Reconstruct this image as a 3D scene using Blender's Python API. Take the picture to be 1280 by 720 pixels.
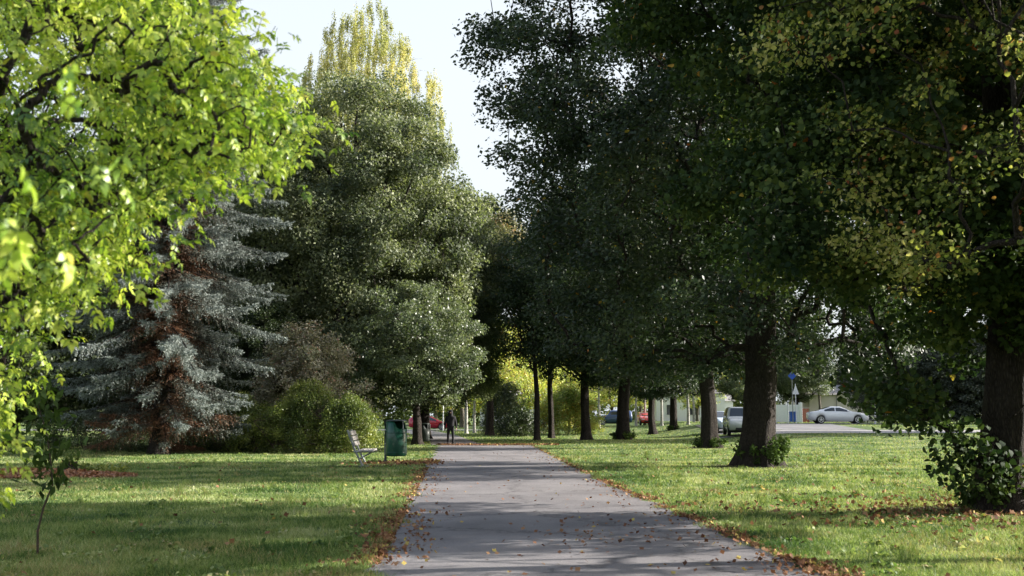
import bpy, math, random
import numpy as np
from mathutils import Vector, Matrix

for o in list(bpy.data.objects):
    bpy.data.objects.remove(o)
S = bpy.context.scene
COL = S.collection
PI = math.pi
R = math.radians

# ------------------------------------------------------------------ camera, light, exposure
EYE = 1.5
FPX = 1422.0                      # focal length in pixels of a 1280 wide frame (40 mm)
PITCH = math.atan(160 / FPX)
cam_d = bpy.data.cameras.new('camera')
cam = bpy.data.objects.new('camera', cam_d); COL.objects.link(cam)
cam.location = (0, 0, EYE)
cam.rotation_euler = (PI / 2 + PITCH, 0, 0)
cam_d.sensor_width = 36.0
cam_d.lens = FPX / 1280 * 36.0
cam_d.clip_end = 3000
cam_d.dof.use_dof = True
cam_d.dof.focus_distance = 36.0
cam_d.dof.aperture_fstop = 3.6
S.camera = cam

SUN_EL, SUN_AZ = 20.5, 78.0       # degrees; azimuth clockwise from the view direction (+Y)
w = bpy.data.worlds.new('World'); S.world = w; w.use_nodes = True
nt = w.node_tree
sky = nt.nodes.new('ShaderNodeTexSky'); sky.sky_type = 'NISHITA'; sky.sun_disc = False
sky.sun_elevation = R(SUN_EL); sky.sun_rotation = R(SUN_AZ)
sky.air_density = 1.0; sky.dust_density = 8.0; sky.ozone_density = 1.0
bg = nt.nodes['Background']; bg.inputs[1].default_value = 0.15
# pale autumn haze whitening the lower sky
wtc = nt.nodes.new('ShaderNodeTexCoord'); wsp = nt.nodes.new('ShaderNodeSeparateXYZ'); nt.links.new(wtc.outputs['Generated'], wsp.inputs[0])
wmr = nt.nodes.new('ShaderNodeMapRange'); wmr.interpolation_type = 'SMOOTHSTEP'
wmr.inputs['From Min'].default_value = 0.95; wmr.inputs['From Max'].default_value = 0.25; wmr.inputs['To Min'].default_value = 0.0; wmr.inputs['To Max'].default_value = 0.85
nt.links.new(wsp.outputs['Z'], wmr.inputs['Value'])
wmx = nt.nodes.new('ShaderNodeMix'); wmx.data_type = 'RGBA'
nt.links.new(wmr.outputs[0], wmx.inputs[0]); nt.links.new(sky.outputs[0], wmx.inputs[6]); wmx.inputs[7].default_value = (2.25, 2.42, 2.56, 1)
nt.links.new(wmx.outputs[2], bg.inputs[0])
sd = bpy.data.lights.new('sun', 'SUN'); sun = bpy.data.objects.new('sun', sd); COL.objects.link(sun)
sd.energy = 5.0; sd.angle = R(0.5); sd.color = (1.0, 0.95, 0.88)
dv = Vector((math.sin(R(SUN_AZ)) * math.cos(R(SUN_EL)), math.cos(R(SUN_AZ)) * math.cos(R(SUN_EL)), math.sin(R(SUN_EL))))
sun.rotation_euler = dv.to_track_quat('Z', 'Y').to_euler()
S.view_settings.view_transform = 'Standard'; S.view_settings.look = 'None'
S.view_settings.exposure = 1.55; S.view_settings.gamma = 1.0
c = S.cycles
c.max_bounces = 6; c.diffuse_bounces = 3; c.glossy_bounces = 2; c.transmission_bounces = 4
c.use_adaptive_sampling = True; c.adaptive_threshold = 0.02
c.use_denoising = True
c.caustics_reflective = False; c.caustics_refractive = False

# ------------------------------------------------------------------ the lie of the land
def sst(a, b, x):
    t = np.clip((np.asarray(x, float) - a) / (b - a), 0, 1)
    return t * t * (3 - 2 * t)

def hz(x, y):
    x = np.asarray(x, float); y = np.asarray(y, float)
    r1 = sst(10, 18, x) * np.clip((y - 50) / 40, 0, 1) * 0.85
    r2 = sst(0, 8, x) * sst(98, 122, y) * 0.5
    return np.maximum(r1, r2)

def gd(px, py):
    """point of the ground seen at a pixel of the 1280x720 frame"""
    u = (px - 640) / FPX; v = (360 - py) / FPX
    dy = math.cos(PITCH) - v * math.sin(PITCH); dz = math.sin(PITCH) + v * math.cos(PITCH)
    t = -EYE / dz
    for _ in range(30):
        t = (float(hz(u * t, dy * t)) - EYE) / dz
    return u * t, dy * t

def up(py, Y):
    """height of what is seen in row py at distance Y"""
    v = (360 - py) / FPX
    return EYE + Y * (math.sin(PITCH) + v * math.cos(PITCH)) / (math.cos(PITCH) - v * math.sin(PITCH))

def ax(px, Y):
    return (px - 640) / FPX * Y

# path edges (straight up to the crossing, then a narrower path bending left)
def path_l(y): return np.interp(y, [-30, 10.7, 59], [0.82, -1.36, -3.75])
def path_r(y): return np.interp(y, [-30, 10.7, 26.7, 53, 59], [4.4, 2.98, 2.05, 1.2, 1.0])

# ------------------------------------------------------------------ helpers
def tag(o, label=None, cat=None, group=None, kind=None):
    if label: o['label'] = label
    if cat: o['category'] = cat
    if group: o['group'] = group
    if kind: o['kind'] = kind
    return o

def empty(name, loc=(0, 0, 0), rz=0.0):
    o = bpy.data.objects.new(name, None); COL.objects.link(o)
    o.location = loc; o.rotation_euler = (0, 0, rz); o.empty_display_size = 0.2
    return o

def link(name, me, mat, parent=None):
    if mat is not None: me.materials.append(mat)
    o = bpy.data.objects.new(name, me); COL.objects.link(o)
    if parent is not None: o.parent = parent
    return o

def copy_tree(o, parent=None):
    c_ = o.copy(); COL.objects.link(c_)
    if parent is not None: c_.parent = parent
    for ch in list(o.children): copy_tree(ch, c_)
    return c_

def np_mesh(name, V, F, smooth=False):
    """V (n,3), F (m,k) all faces of k corners"""
    me = bpy.data.meshes.new(name)
    V = np.ascontiguousarray(V, dtype=np.float32); F = np.ascontiguousarray(F, dtype=np.int32)
    k = F.shape[1]
    me.vertices.add(len(V)); me.vertices.foreach_set('co', V.ravel())
    me.loops.add(F.size); me.loops.foreach_set('vertex_index', F.ravel())
    me.polygons.add(len(F)); me.polygons.foreach_set('loop_start', np.arange(0, F.size, k, dtype=np.int32))
    if smooth: me.polygons.foreach_set('use_smooth', np.ones(len(F), dtype=bool))
    me.update(calc_edges=True)
    return me

class MB:
    """collects boxes, tubes and polygons into one mesh"""
    def __init__(s): s.v = []; s.f = []
    def add(s, v, f):
        b = len(s.v); s.v += [tuple(p) for p in v]; s.f += [tuple(i + b for i in q) for q in f]
    def box(s, c, d, rot=None):
        pts = [Vector((x * d[0] / 2, y * d[1] / 2, z * d[2] / 2)) for x in (-1, 1) for y in (-1, 1) for z in (-1, 1)]
        if rot is not None: pts = [rot @ p for p in pts]
        s.add([p + Vector(c) for p in pts], [(0, 1, 3, 2), (4, 6, 7, 5), (0, 4, 5, 1), (2, 3, 7, 6), (0, 2, 6, 4), (1, 5, 7, 3)])
    def tube(s, pts, rs, n=10, cap=True, sx=1, sy=1):
        pts = [Vector(p) for p in pts]
        if not isinstance(rs, (list, tuple)): rs = [rs] * len(pts)
        vs = []; fs = []
        for i, p in enumerate(pts):
            t = (pts[min(i + 1, len(pts) - 1)] - pts[max(i - 1, 0)])
            t = t.normalized() if t.length > 1e-6 else Vector((0, 0, 1))
            a = t.cross(Vector((0, 1, 0)) if abs(t.y) < 0.9 else Vector((1, 0, 0))).normalized(); b = t.cross(a)
            for k in range(n):
                an = 2 * PI * k / n
                vs.append(p + (a * math.cos(an) * sx + b * math.sin(an) * sy) * rs[i])
        for i in range(len(pts) - 1):
            for k in range(n):
                fs.append((i * n + k, i * n + (k + 1) % n, (i + 1) * n + (k + 1) % n, (i + 1) * n + k))
        if cap:
            fs.append(tuple(range(n))); fs.append(tuple((len(pts) - 1) * n + k for k in range(n - 1, -1, -1)))
        s.add(vs, fs)
    def lathe(s, prof, n=24, c=(0, 0, 0)):
        vs = []; fs = []
        for r_, z in prof:
            for k in range(n):
                a = 2 * PI * k / n; vs.append((c[0] + r_ * math.cos(a), c[1] + r_ * math.sin(a), c[2] + z))
        for i in range(len(prof) - 1):
            for k in range(n):
                fs.append((i * n + k, i * n + (k + 1) % n, (i + 1) * n + (k + 1) % n, (i + 1) * n + k))
        s.add(vs, fs)
    def build(s, name, mat, parent=None, smooth=False, bevel=0):
        me = bpy.data.meshes.new(name); me.from_pydata(s.v, [], s.f); me.update()
        if smooth:
            for p in me.polygons: p.use_smooth = True
        o = link(name, me, mat, parent)
        if bevel:
            m = o.modifiers.new('bevel', 'BEVEL'); m.width = bevel; m.segments = 2; m.limit_method = 'ANGLE'
        return o

# ------------------------------------------------------------------ materials
def newmat(name):
    m = bpy.data.materials.new(name); m.use_nodes = True
    n = m.node_tree.nodes; n.clear()
    out = n.new('ShaderNodeOutputMaterial')
    return m, m.node_tree, n, out

def ramp(n, stops, interp='LINEAR'):
    r = n.new('ShaderNodeValToRGB'); cr = r.color_ramp; cr.interpolation = interp
    while len(cr.elements) > 1: cr.elements.remove(cr.elements[-1])
    cr.elements[0].position = stops[0][0]; cr.elements[0].color = (*stops[0][1], 1)
    for p, col in stops[1:]:
        e = cr.elements.new(p); e.color = (*col, 1)
    return r

def leaf_mat(name, cols, odd=None, odd_share=0.05, trans=0.35, rough=0.45, spec=0.4, nscale=0.45, obj_var=0.0, tcol=(1.1, 1.2, 0.6), patch=None):
    """foliage: colour varies per leaf and by bough; translucent. cols: list of colours, dark to light"""
    m, t, n, out = newmat(name); L = t.links
    geo = n.new('ShaderNodeNewGeometry')
    tc = n.new('ShaderNodeTexCoord')
    nz = n.new('ShaderNodeTexNoise'); nz.inputs['Scale'].default_value = nscale; nz.inputs['Detail'].default_value = 2
    L.new(tc.outputs['Object'], nz.inputs['Vector'])
    mx = n.new('ShaderNodeMath'); mx.operation = 'MULTIPLY_ADD'
    L.new(geo.outputs['Random Per Island'], mx.inputs[0]); mx.inputs[1].default_value = 0.55
    sc = n.new('ShaderNodeMath'); sc.operation = 'MULTIPLY_ADD'; sc.inputs[1].default_value = 2.0; sc.inputs[2].default_value = -0.78
    L.new(nz.outputs['Fac'], sc.inputs[0]); L.new(sc.outputs[0], mx.inputs[2])
    k = len(cols)
    r = ramp(n, [(i / (k - 1), cols[i]) for i in range(k)])
    L.new(mx.outputs[0], r.inputs[0]); col = r.outputs[0]
    if odd is not None:
        # a share of turned leaves, more on some boughs
        nz2 = n.new('ShaderNodeTexNoise'); nz2.inputs['Scale'].default_value = nscale * 1.3; nz2.inputs['Detail'].default_value = 1
        mp = n.new('ShaderNodeMapping'); mp.inputs['Location'].default_value = (17, 5, 9)
        L.new(tc.outputs['Object'], mp.inputs[0]); L.new(mp.outputs[0], nz2.inputs['Vector'])
        wn = n.new('ShaderNodeTexWhiteNoise'); wn.noise_dimensions = '1D'; L.new(geo.outputs['Random Per Island'], wn.inputs['W'])
        thr = n.new('ShaderNodeMapRange'); thr.inputs['From Min'].default_value = 0.5; thr.inputs['From Max'].default_value = 0.75
        thr.inputs['To Min'].default_value = odd_share * 0.4; thr.inputs['To Max'].default_value = min(1.0, odd_share * 8)
        L.new(nz2.outputs['Fac'], thr.inputs['Value'])
        lt = n.new('ShaderNodeMath'); lt.operation = 'LESS_THAN'; L.new(wn.outputs[0], lt.inputs[0]); L.new(thr.outputs[0], lt.inputs[1])
        mo = n.new('ShaderNodeMix'); mo.data_type = 'RGBA'
        L.new(lt.outputs[0], mo.inputs[0]); L.new(col, mo.inputs[6])
        ro = ramp(n, [(i / max(1, len(odd) - 1), odd[i]) for i in range(len(odd))]); L.new(wn.outputs[1], ro.inputs[0])
        L.new(ro.outputs[0], mo.inputs[7]); col = mo.outputs[2]
    if obj_var:
        oi = n.new('ShaderNodeObjectInfo'); hs = n.new('ShaderNodeHueSaturation')
        mr = n.new('ShaderNodeMapRange'); mr.inputs['To Min'].default_value = 0.5 - obj_var; mr.inputs['To Max'].default_value = 0.5 + obj_var * 0.4
        L.new(oi.outputs['Random'], mr.inputs['Value']); L.new(mr.outputs[0], hs.inputs['Hue']); L.new(col, hs.inputs['Color']); col = hs.outputs[0]
    p = n.new('ShaderNodeBsdfPrincipled'); p.inputs['Roughness'].default_value = rough
    p.inputs['Specular IOR Level'].default_value = spec
    L.new(col, p.inputs['Base Color'])
    tr = n.new('ShaderNodeBsdfTranslucent')
    tm = n.new('ShaderNodeMix'); tm.data_type = 'RGBA'; tm.blend_type = 'MULTIPLY'; tm.inputs[0].default_value = 1
    L.new(col, tm.inputs[6]); tm.inputs[7].default_value = (*tcol, 1); L.new(tm.outputs[2], tr.inputs['Color'])
    ms = n.new('ShaderNodeMixShader'); ms.inputs[0].default_value = trans
    L.new(p.outputs[0], ms.inputs[1]); L.new(tr.outputs[0], ms.inputs[2]); L.new(ms.outputs[0], out.inputs[0])
    return m

def bark_mat(name, c0, c1, scale=6, stretch=0.25, bump=0.6, horiz=False):
    m, t, n, out = newmat(name); L = t.links
    tc = n.new('ShaderNodeTexCoord'); mp = n.new('ShaderNodeMapping')
    mp.inputs['Scale'].default_value = (scale, scale, scale * stretch) if not horiz else (scale * .4, scale * .4, scale * 2)
    L.new(tc.outputs['Object'], mp.inputs[0])
    v = n.new('ShaderNodeTexVoronoi'); v.feature = 'DISTANCE_TO_EDGE'; L.new(mp.outputs[0], v.inputs['Vector'])
    nz = n.new('ShaderNodeTexNoise'); nz.inputs['Scale'].default_value = 2.0; nz.inputs['Detail'].default_value = 8; nz.inputs['Roughness'].default_value = .7
    L.new(mp.outputs[0], nz.inputs['Vector'])
    mu = n.new('ShaderNodeMath'); mu.operation = 'MULTIPLY_ADD'; L.new(v.outputs[0], mu.inputs[0]); mu.inputs[1].default_value = 1.2; L.new(nz.outputs[0], mu.inputs[2])
    r = ramp(n, [(0.35, c0), (0.95, c1)]); L.new(mu.outputs[0], r.inputs[0])
    p = n.new('ShaderNodeBsdfPrincipled'); p.inputs['Roughness'].default_value = 0.9; p.inputs['Specular IOR Level'].default_value = 0.15
    L.new(r.outputs[0], p.inputs['Base Color'])
    b = n.new('ShaderNodeBump'); b.inputs['Strength'].default_value = bump; b.inputs['Distance'].default_value = 0.05
    L.new(mu.outputs[0], b.inputs['Height']); L.new(b.outputs[0], p.inputs['Normal'])
    L.new(p.outputs[0], out.inputs[0])
    return m

def plain(name, col, rough=0.6, metal=0.0, var=0.15, nscale=8, spec=0.4, bump=0.0, coat=0.0):
    m, t, n, out = newmat(name); L = t.links
    tc = n.new('ShaderNodeTexCoord'); nz = n.new('ShaderNodeTexNoise'); nz.inputs['Scale'].default_value = nscale; nz.inputs['Detail'].default_value = 5
    L.new(tc.outputs['Object'], nz.inputs['Vector'])
    r = ramp(n, [(0.3, tuple(x * (1 - var) for x in col)), (0.7, tuple(min(1, x * (1 + var)) for x in col))]); L.new(nz.outputs[0], r.inputs[0])
    p = n.new('ShaderNodeBsdfPrincipled'); p.inputs['Roughness'].default_value = rough; p.inputs['Metallic'].default_value = metal
    p.inputs['Specular IOR Level'].default_value = spec; p.inputs['Coat Weight'].default_value = coat; p.inputs['Coat Roughness'].default_value = 0.05
    L.new(r.outputs[0], p.inputs['Base Color'])
    if bump:
        b = n.new('ShaderNodeBump'); b.inputs['Strength'].default_value = bump; b.inputs['Distance'].default_value = 0.01
        L.new(nz.outputs[0], b.inputs['Height']); L.new(b.outputs[0], p.inputs['Normal'])
    L.new(p.outputs[0], out.inputs[0])
    return m

def ground_mat(name, stops1, stops2, s1=0.35, s2=14, bump=0.5, rough=0.95):
    m, t, n, out = newmat(name); L = t.links
    tc = n.new('ShaderNodeTexCoord')
    a = n.new('ShaderNodeTexNoise'); a.inputs['Scale'].default_value = s1; a.inputs['Detail'].default_value = 6; a.inputs['Roughness'].default_value = .65
    b_ = n.new('ShaderNodeTexNoise'); b_.inputs['Scale'].default_value = s2; b_.inputs['Detail'].default_value = 8; b_.inputs['Roughness'].default_value = .7
    L.new(tc.outputs['Object'], a.inputs['Vector']); L.new(tc.outputs['Object'], b_.inputs['Vector'])
    r1 = ramp(n, stops1); L.new(a.outputs[0], r1.inputs[0])
    r2 = ramp(n, stops2); L.new(b_.outputs[0], r2.inputs[0])
    mx = n.new('ShaderNodeMix'); mx.data_type = 'RGBA'; mx.blend_type = 'MULTIPLY'; mx.inputs[0].default_value = 1
    L.new(r1.outputs[0], mx.inputs[6]); L.new(r2.outputs[0], mx.inputs[7])
    p = n.new('ShaderNodeBsdfPrincipled'); p.inputs['Roughness'].default_value = rough; p.inputs['Specular IOR Level'].default_value = 0.2
    L.new(mx.outputs[2], p.inputs['Base Color'])
    bp = n.new('ShaderNodeBump'); bp.inputs['Strength'].default_value = bump; bp.inputs['Distance'].default_value = 0.02
    L.new(b_.outputs[0], bp.inputs['Height']); L.new(bp.outputs[0], p.inputs['Normal'])
    L.new(p.outputs[0], out.inputs[0])
    return m

M = {}
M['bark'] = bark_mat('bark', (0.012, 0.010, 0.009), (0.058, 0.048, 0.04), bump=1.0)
M['bark_grey'] = bark_mat('bark_grey', (0.05, 0.045, 0.04), (0.17, 0.15, 0.125), scale=9)
M['bark_birch'] = bark_mat('bark_birch', (0.06, 0.055, 0.05), (0.62, 0.6, 0.55), scale=4, horiz=True, bump=.1)
M['twig'] = plain('twig', (0.07, 0.05, 0.035), .85, var=.3)
M['lime_leaf'] = leaf_mat('lime_leaf', [(0.012, 0.026, 0.013), (0.023, 0.044, 0.021), (0.042, 0.07, 0.032), (0.08, 0.11, 0.05)],
                          odd=[(0.3, 0.12, 0.02), (0.35, 0.28, 0.04), (0.2, 0.2, 0.03)], odd_share=0.004, trans=.3, obj_var=.015, rough=.5, spec=.4)
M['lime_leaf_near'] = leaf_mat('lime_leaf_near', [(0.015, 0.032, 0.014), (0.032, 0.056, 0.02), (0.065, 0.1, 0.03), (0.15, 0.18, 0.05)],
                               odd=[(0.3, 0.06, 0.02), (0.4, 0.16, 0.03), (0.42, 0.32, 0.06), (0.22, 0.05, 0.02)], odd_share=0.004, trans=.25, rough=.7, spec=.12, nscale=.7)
M['turning_leaf'] = leaf_mat('turning_leaf', [(0.06, 0.09, 0.03), (0.13, 0.17, 0.045), (0.3, 0.3, 0.08), (0.55, 0.48, 0.2)],
                             odd=[(0.25, 0.06, 0.04), (0.36, 0.2, 0.06), (0.22, 0.07, 0.05)], odd_share=0.035, trans=.4, nscale=.8, rough=.65, spec=.2)
M['maple_leaf'] = leaf_mat('maple_leaf', [(0.055, 0.075, 0.045), (0.1, 0.125, 0.07), (0.18, 0.205, 0.11), (0.3, 0.32, 0.17)], trans=.35, rough=.55, spec=.3, nscale=.35)
M['maple_leaf_lit'] = leaf_mat('maple_leaf_lit', [(0.06, 0.085, 0.05), (0.12, 0.15, 0.08), (0.22, 0.25, 0.14)], trans=.35, rough=.42, spec=.5)  # sunlight on the small maple put into a lighter leaf colour
M['olive_leaf'] = leaf_mat('olive_leaf', [(0.13, 0.12, 0.07), (0.2, 0.19, 0.1), (0.28, 0.28, 0.15)], odd=[(0.25, 0.13, 0.05), (0.3, 0.2, 0.08)], odd_share=.06, trans=.3)
M['birch_leaf'] = leaf_mat('birch_leaf', [(0.16, 0.19, 0.08), (0.3, 0.31, 0.13), (0.5, 0.47, 0.21), (0.66, 0.57, 0.3)], trans=.4, nscale=.22)
M['sunny_leaf'] = leaf_mat('sunny_leaf', [(0.16, 0.22, 0.06), (0.32, 0.38, 0.1), (0.52, 0.54, 0.16), (0.65, 0.58, 0.2)], odd=[(0.5, 0.25, 0.05), (0.5, 0.4, 0.1)], odd_share=.06, trans=.4)  # bright leaf tones stand in for sunlight at the path's far end
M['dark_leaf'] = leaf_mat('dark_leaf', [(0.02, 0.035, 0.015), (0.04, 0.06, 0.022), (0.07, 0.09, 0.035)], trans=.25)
M['grey_leaf'] = leaf_mat('grey_leaf', [(0.035, 0.045, 0.03), (0.06, 0.072, 0.048), (0.09, 0.1, 0.07)], trans=.2)
M['bush_leaf'] = leaf_mat('bush_leaf', [(0.05, 0.08, 0.02), (0.1, 0.14, 0.035), (0.2, 0.24, 0.055), (0.32, 0.33, 0.08)], trans=.32, nscale=.8)
M['dusky_leaf'] = leaf_mat('dusky_leaf', [(0.16, 0.15, 0.11), (0.25, 0.235, 0.17), (0.38, 0.35, 0.26), (0.28, 0.31, 0.18)], odd=[(0.3, 0.16, 0.13), (0.35, 0.25, 0.15)], odd_share=.05, trans=.25, nscale=.8)
M['ash_leaf'] = leaf_mat('ash_leaf', [(0.06, 0.13, 0.03), (0.22, 0.34, 0.05), (0.46, 0.57, 0.08), (0.72, 0.76, 0.17)], odd=[(0.45, 0.45, 0.06), (0.5, 0.42, 0.08)], odd_share=.012,
                         trans=.42, rough=.38, spec=.55, nscale=1.3)
M['shoot_leaf'] = leaf_mat('shoot_leaf', [(0.03, 0.05, 0.018), (0.06, 0.1, 0.025), (0.12, 0.18, 0.05)], trans=.3, nscale=2, rough=.7, spec=.1)
M['mulch_leaf'] = leaf_mat('mulch_leaf', [(0.16, 0.06, 0.03), (0.3, 0.14, 0.07), (0.42, 0.24, 0.14)], trans=.1, nscale=4)
M['dry_leaf'] = leaf_mat('dry_leaf', [(0.08, 0.04, 0.026), (0.17, 0.08, 0.045), (0.28, 0.145, 0.08), (0.4, 0.25, 0.13)], odd=[(0.5, 0.42, 0.12), (0.45, 0.3, 0.1)], odd_share=.06, trans=.15, nscale=3, rough=.8, spec=.15,
                         tcol=(1, .9, .6))
M['grass'] = leaf_mat('grass', [(0.045, 0.095, 0.028), (0.11, 0.18, 0.05), (0.28, 0.34, 0.12), (0.52, 0.52, 0.3)], odd=[(0.36, 0.3, 0.14), (0.4, 0.36, 0.2)], odd_share=.07,
                      trans=.35, nscale=.55, rough=.6, spec=.25)

# spruce: colour along each bough stored as an attribute (fresh blue-grey tips, brown dead inner twigs)
def spruce_mat():
    m, t, n, out = newmat('spruce_needles'); L = t.links
    at = n.new('ShaderNodeAttribute'); at.attribute_name = 'age'
    geo = n.new('ShaderNodeNewGeometry')
    ad = n.new('ShaderNodeMath'); ad.operation = 'MULTIPLY_ADD'; L.new(geo.outputs['Random Per Island'], ad.inputs[0]); ad.inputs[1].default_value = .3; L.new(at.outputs['Fac'], ad.inputs[2])
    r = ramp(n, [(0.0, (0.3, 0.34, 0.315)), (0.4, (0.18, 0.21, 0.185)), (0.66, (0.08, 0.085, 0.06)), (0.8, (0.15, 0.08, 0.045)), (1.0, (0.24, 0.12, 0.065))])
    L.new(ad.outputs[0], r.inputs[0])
    p = n.new('ShaderNodeBsdfPrincipled'); p.inputs['Roughness'].default_value = .6; p.inputs['Specular IOR Level'].default_value = .3
    L.new(r.outputs[0], p.inputs['Base Color'])
    tr = n.new('ShaderNodeBsdfTranslucent'); L.new(r.outputs[0], tr.inputs[0])
    ms = n.new('ShaderNodeMixShader'); ms.inputs[0].default_value = .12; L.new(p.outputs[0], ms.inputs[1]); L.new(tr.outputs[0], ms.inputs[2]); L.new(ms.outputs[0], out.inputs[0])
    return m
M['needles'] = spruce_mat()
M['lawn'] = ground_mat('lawn', [(0.3, (0.04, 0.085, 0.022)), (0.46, (0.09, 0.155, 0.04)), (0.58, (0.2, 0.25, 0.085)), (0.7, (0.38, 0.36, 0.2))],
                       [(0.25, (0.35, 0.4, 0.35)), (0.75, (1, 1, 1))], s1=.5, s2=26, bump=1.0)
M['soil'] = ground_mat('soil', [(0.3, (0.045, 0.03, 0.02)), (0.7, (0.1, 0.07, 0.045))], [(0.2, (.5, .5, .5)), (.8, (1, 1, 1))], s2=30)
M['road'] = ground_mat('road', [(0.3, (0.17, 0.17, 0.18)), (0.7, (0.25, 0.245, 0.25))], [(0.2, (.75, .75, .75)), (.8, (1, 1, 1))], s1=.4, s2=60, bump=.2, rough=.8)
M['footway'] = ground_mat('footway', [(0.3, (0.33, 0.31, 0.3)), (0.7, (0.45, 0.43, 0.42))], [(0.2, (.8, .8, .8)), (.8, (1, 1, 1))], s1=.4, s2=60, bump=.2, rough=.85)

def asphalt_mat():
    m, t, n, out = newmat('asphalt'); L = t.links
    tc = n.new('ShaderNodeTexCoord')
    big = n.new('ShaderNodeTexNoise'); big.inputs['Scale'].default_value = .55; big.inputs['Detail'].default_value = 6; big.inputs['Roughness'].default_value = .6
    fine = n.new('ShaderNodeTexNoise'); fine.inputs['Scale'].default_value = 110; fine.inputs['Detail'].default_value = 3
    st = n.new('ShaderNodeTexVoronoi'); st.inputs['Scale'].default_value = 75
    mp = n.new('ShaderNodeMapping'); mp.inputs['Scale'].default_value = (1, .8, 1); L.new(tc.outputs['Object'], mp.inputs[0])
    cr = n.new('ShaderNodeTexVoronoi'); cr.feature = 'DISTANCE_TO_EDGE'; cr.inputs['Scale'].default_value = .33
    wp = n.new('ShaderNodeTexNoise'); wp.inputs['Scale'].default_value = 1.7; wp.inputs['Detail'].default_value = 6; wp.inputs['Roughness'].default_value = .7
    L.new(tc.outputs['Object'], wp.inputs['Vector'])
    wm = n.new('ShaderNodeVectorMath'); wm.operation = 'MULTIPLY_ADD'; L.new(wp.outputs['Color'], wm.inputs[0]); wm.inputs[1].default_value = (1.2, 1.2, 1.2); L.new(mp.outputs[0], wm.inputs[2])
    L.new(wm.outputs[0], cr.inputs['Vector'])
    for q in (big, fine, st): L.new(tc.outputs['Object'], q.inputs['Vector'])
    r1 = ramp(n, [(0.3, (0.13, 0.122, 0.125)), (0.5, (0.19, 0.177, 0.178)), (0.72, (0.25, 0.235, 0.232))]); L.new(big.outputs[0], r1.inputs[0])
    r2 = ramp(n, [(0.3, (.62, .62, .62)), (.7, (1.25, 1.25, 1.25))]); L.new(fine.outputs[0], r2.inputs[0])
    r3 = ramp(n, [(0.0, (.45, .45, .45)), (.02, (1, 1, 1))]); L.new(cr.outputs[0], r3.inputs[0])
    r4 = ramp(n, [(0.0, (1.3, 1.3, 1.3)), (.5, (.95, .95, .95))]); L.new(st.outputs[0], r4.inputs[0])
    col = r1.outputs[0]
    for rr in (r2, r3, r4):
        mx = n.new('ShaderNodeMix'); mx.data_type = 'RGBA'; mx.blend_type = 'MULTIPLY'; mx.inputs[0].default_value = 1
        L.new(col, mx.inputs[6]); L.new(rr.outputs[0], mx.inputs[7]); col = mx.outputs[2]
    p = n.new('ShaderNodeBsdfPrincipled'); p.inputs['Roughness'].default_value = .75; p.inputs['Specular IOR Level'].default_value = .4
    L.new(col, p.inputs['Base Color'])
    b = n.new('ShaderNodeBump'); b.inputs['Strength'].default_value = .5; b.inputs['Distance'].default_value = .006
    L.new(fine.outputs[0], b.inputs['Height']); L.new(b.outputs[0], p.inputs['Normal']); L.new(p.outputs[0], out.inputs[0])
    return m
M['asphalt'] = asphalt_mat()

# ------------------------------------------------------------------ ground, path, roads
def sheet(name, xs_fn, ys, nx, off, mat, kind='structure'):
    """a sheet that follows the land; xs_fn(y) -> (left, right)"""
    V = []; F = []
    for y in ys:
        a, b = xs_fn(y)
        x = np.linspace(a, b, nx); z = hz(x, np.full(nx, y)) + off
        V.append(np.stack([x, np.full(nx, float(y)), z], 1))
    V = np.concatenate(V)
    for i in range(len(ys) - 1):
        for k in range(nx - 1):
            F.append((i * nx + k, i * nx + k + 1, (i + 1) * nx + k + 1, (i + 1) * nx + k))
    o = link(name, np_mesh(name, V, np.array(F), True), mat); o['kind'] = kind
    return o

gx = np.concatenate([np.linspace(-900, -60, 12), np.arange(-52, 61, 1.0), np.linspace(70, 900, 12)])
gy = np.concatenate([np.linspace(-200, -20, 6), np.arange(-12, 141, 2.0), np.linspace(160, 1600, 14)])
X, Y = np.meshgrid(gx, gy); V = np.stack([X.ravel(), Y.ravel(), hz(X, Y).ravel()], 1)
F = np.array([(i * len(gx) + k, i * len(gx) + k + 1, (i + 1) * len(gx) + k + 1, (i + 1) * len(gx) + k) for i in range(len(gy) - 1) for k in range(len(gx) - 1)])
g = link('ground', np_mesh('ground', V, F, True), M['lawn']); g['kind'] = 'structure'

prng = np.random.default_rng(4)
wig = {}
def wob(s, y): return 1.3 * 0.07 * math.sin(y * 1.9 + s) + 0.05 * math.sin(y * 4.3 + 2 * s) + 0.03 * math.sin(y * 9.1 + s * 3)
sheet('path', lambda y: (path_l(y) + wob(1, y), path_r(y) + wob(2.4, y)), np.arange(-20, 59.05, 0.25), 12, 0.012, M['asphalt'])
def path2(y):
    return (np.interp(y, [59, 64, 69, 85, 110, 140], [-4.1, -4.6, -4.85, -6.9, -10.5, -17]), np.interp(y, [59, 64, 69, 85, 110, 140], [-1.0, -1.95, -2.4, -3.9, -7, -12.5]))
sheet('path', path2, np.arange(59, 118, 1.0), 8, 0.016, M['asphalt'])
sheet('road', lambda y: (-70, -3), np.arange(118, 128, 1.0), 40, 0.02, M['road'])
# footway strip and road in the right background
sheet('pavement', lambda y: (11.5 + (y - 71) * 1.2, 60), np.arange(71.0, 76.6, 0.5), 50, 0.012, M['footway'])
sheet('road', lambda y: (13.5 + (y - 76.6) * .1, 24.5 + (y - 84) * .1), np.arange(76.6, 99, 0.8), 40, 0.02, M['road'])
sheet('road', lambda y: (20, 31), np.arange(90, 99, 0.8), 30, 0.026, M['road'])

# ------------------------------------------------------------------ foliage builders
def unit(v): return v / np.maximum(1e-9, np.linalg.norm(v, axis=-1, keepdims=True))

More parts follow.
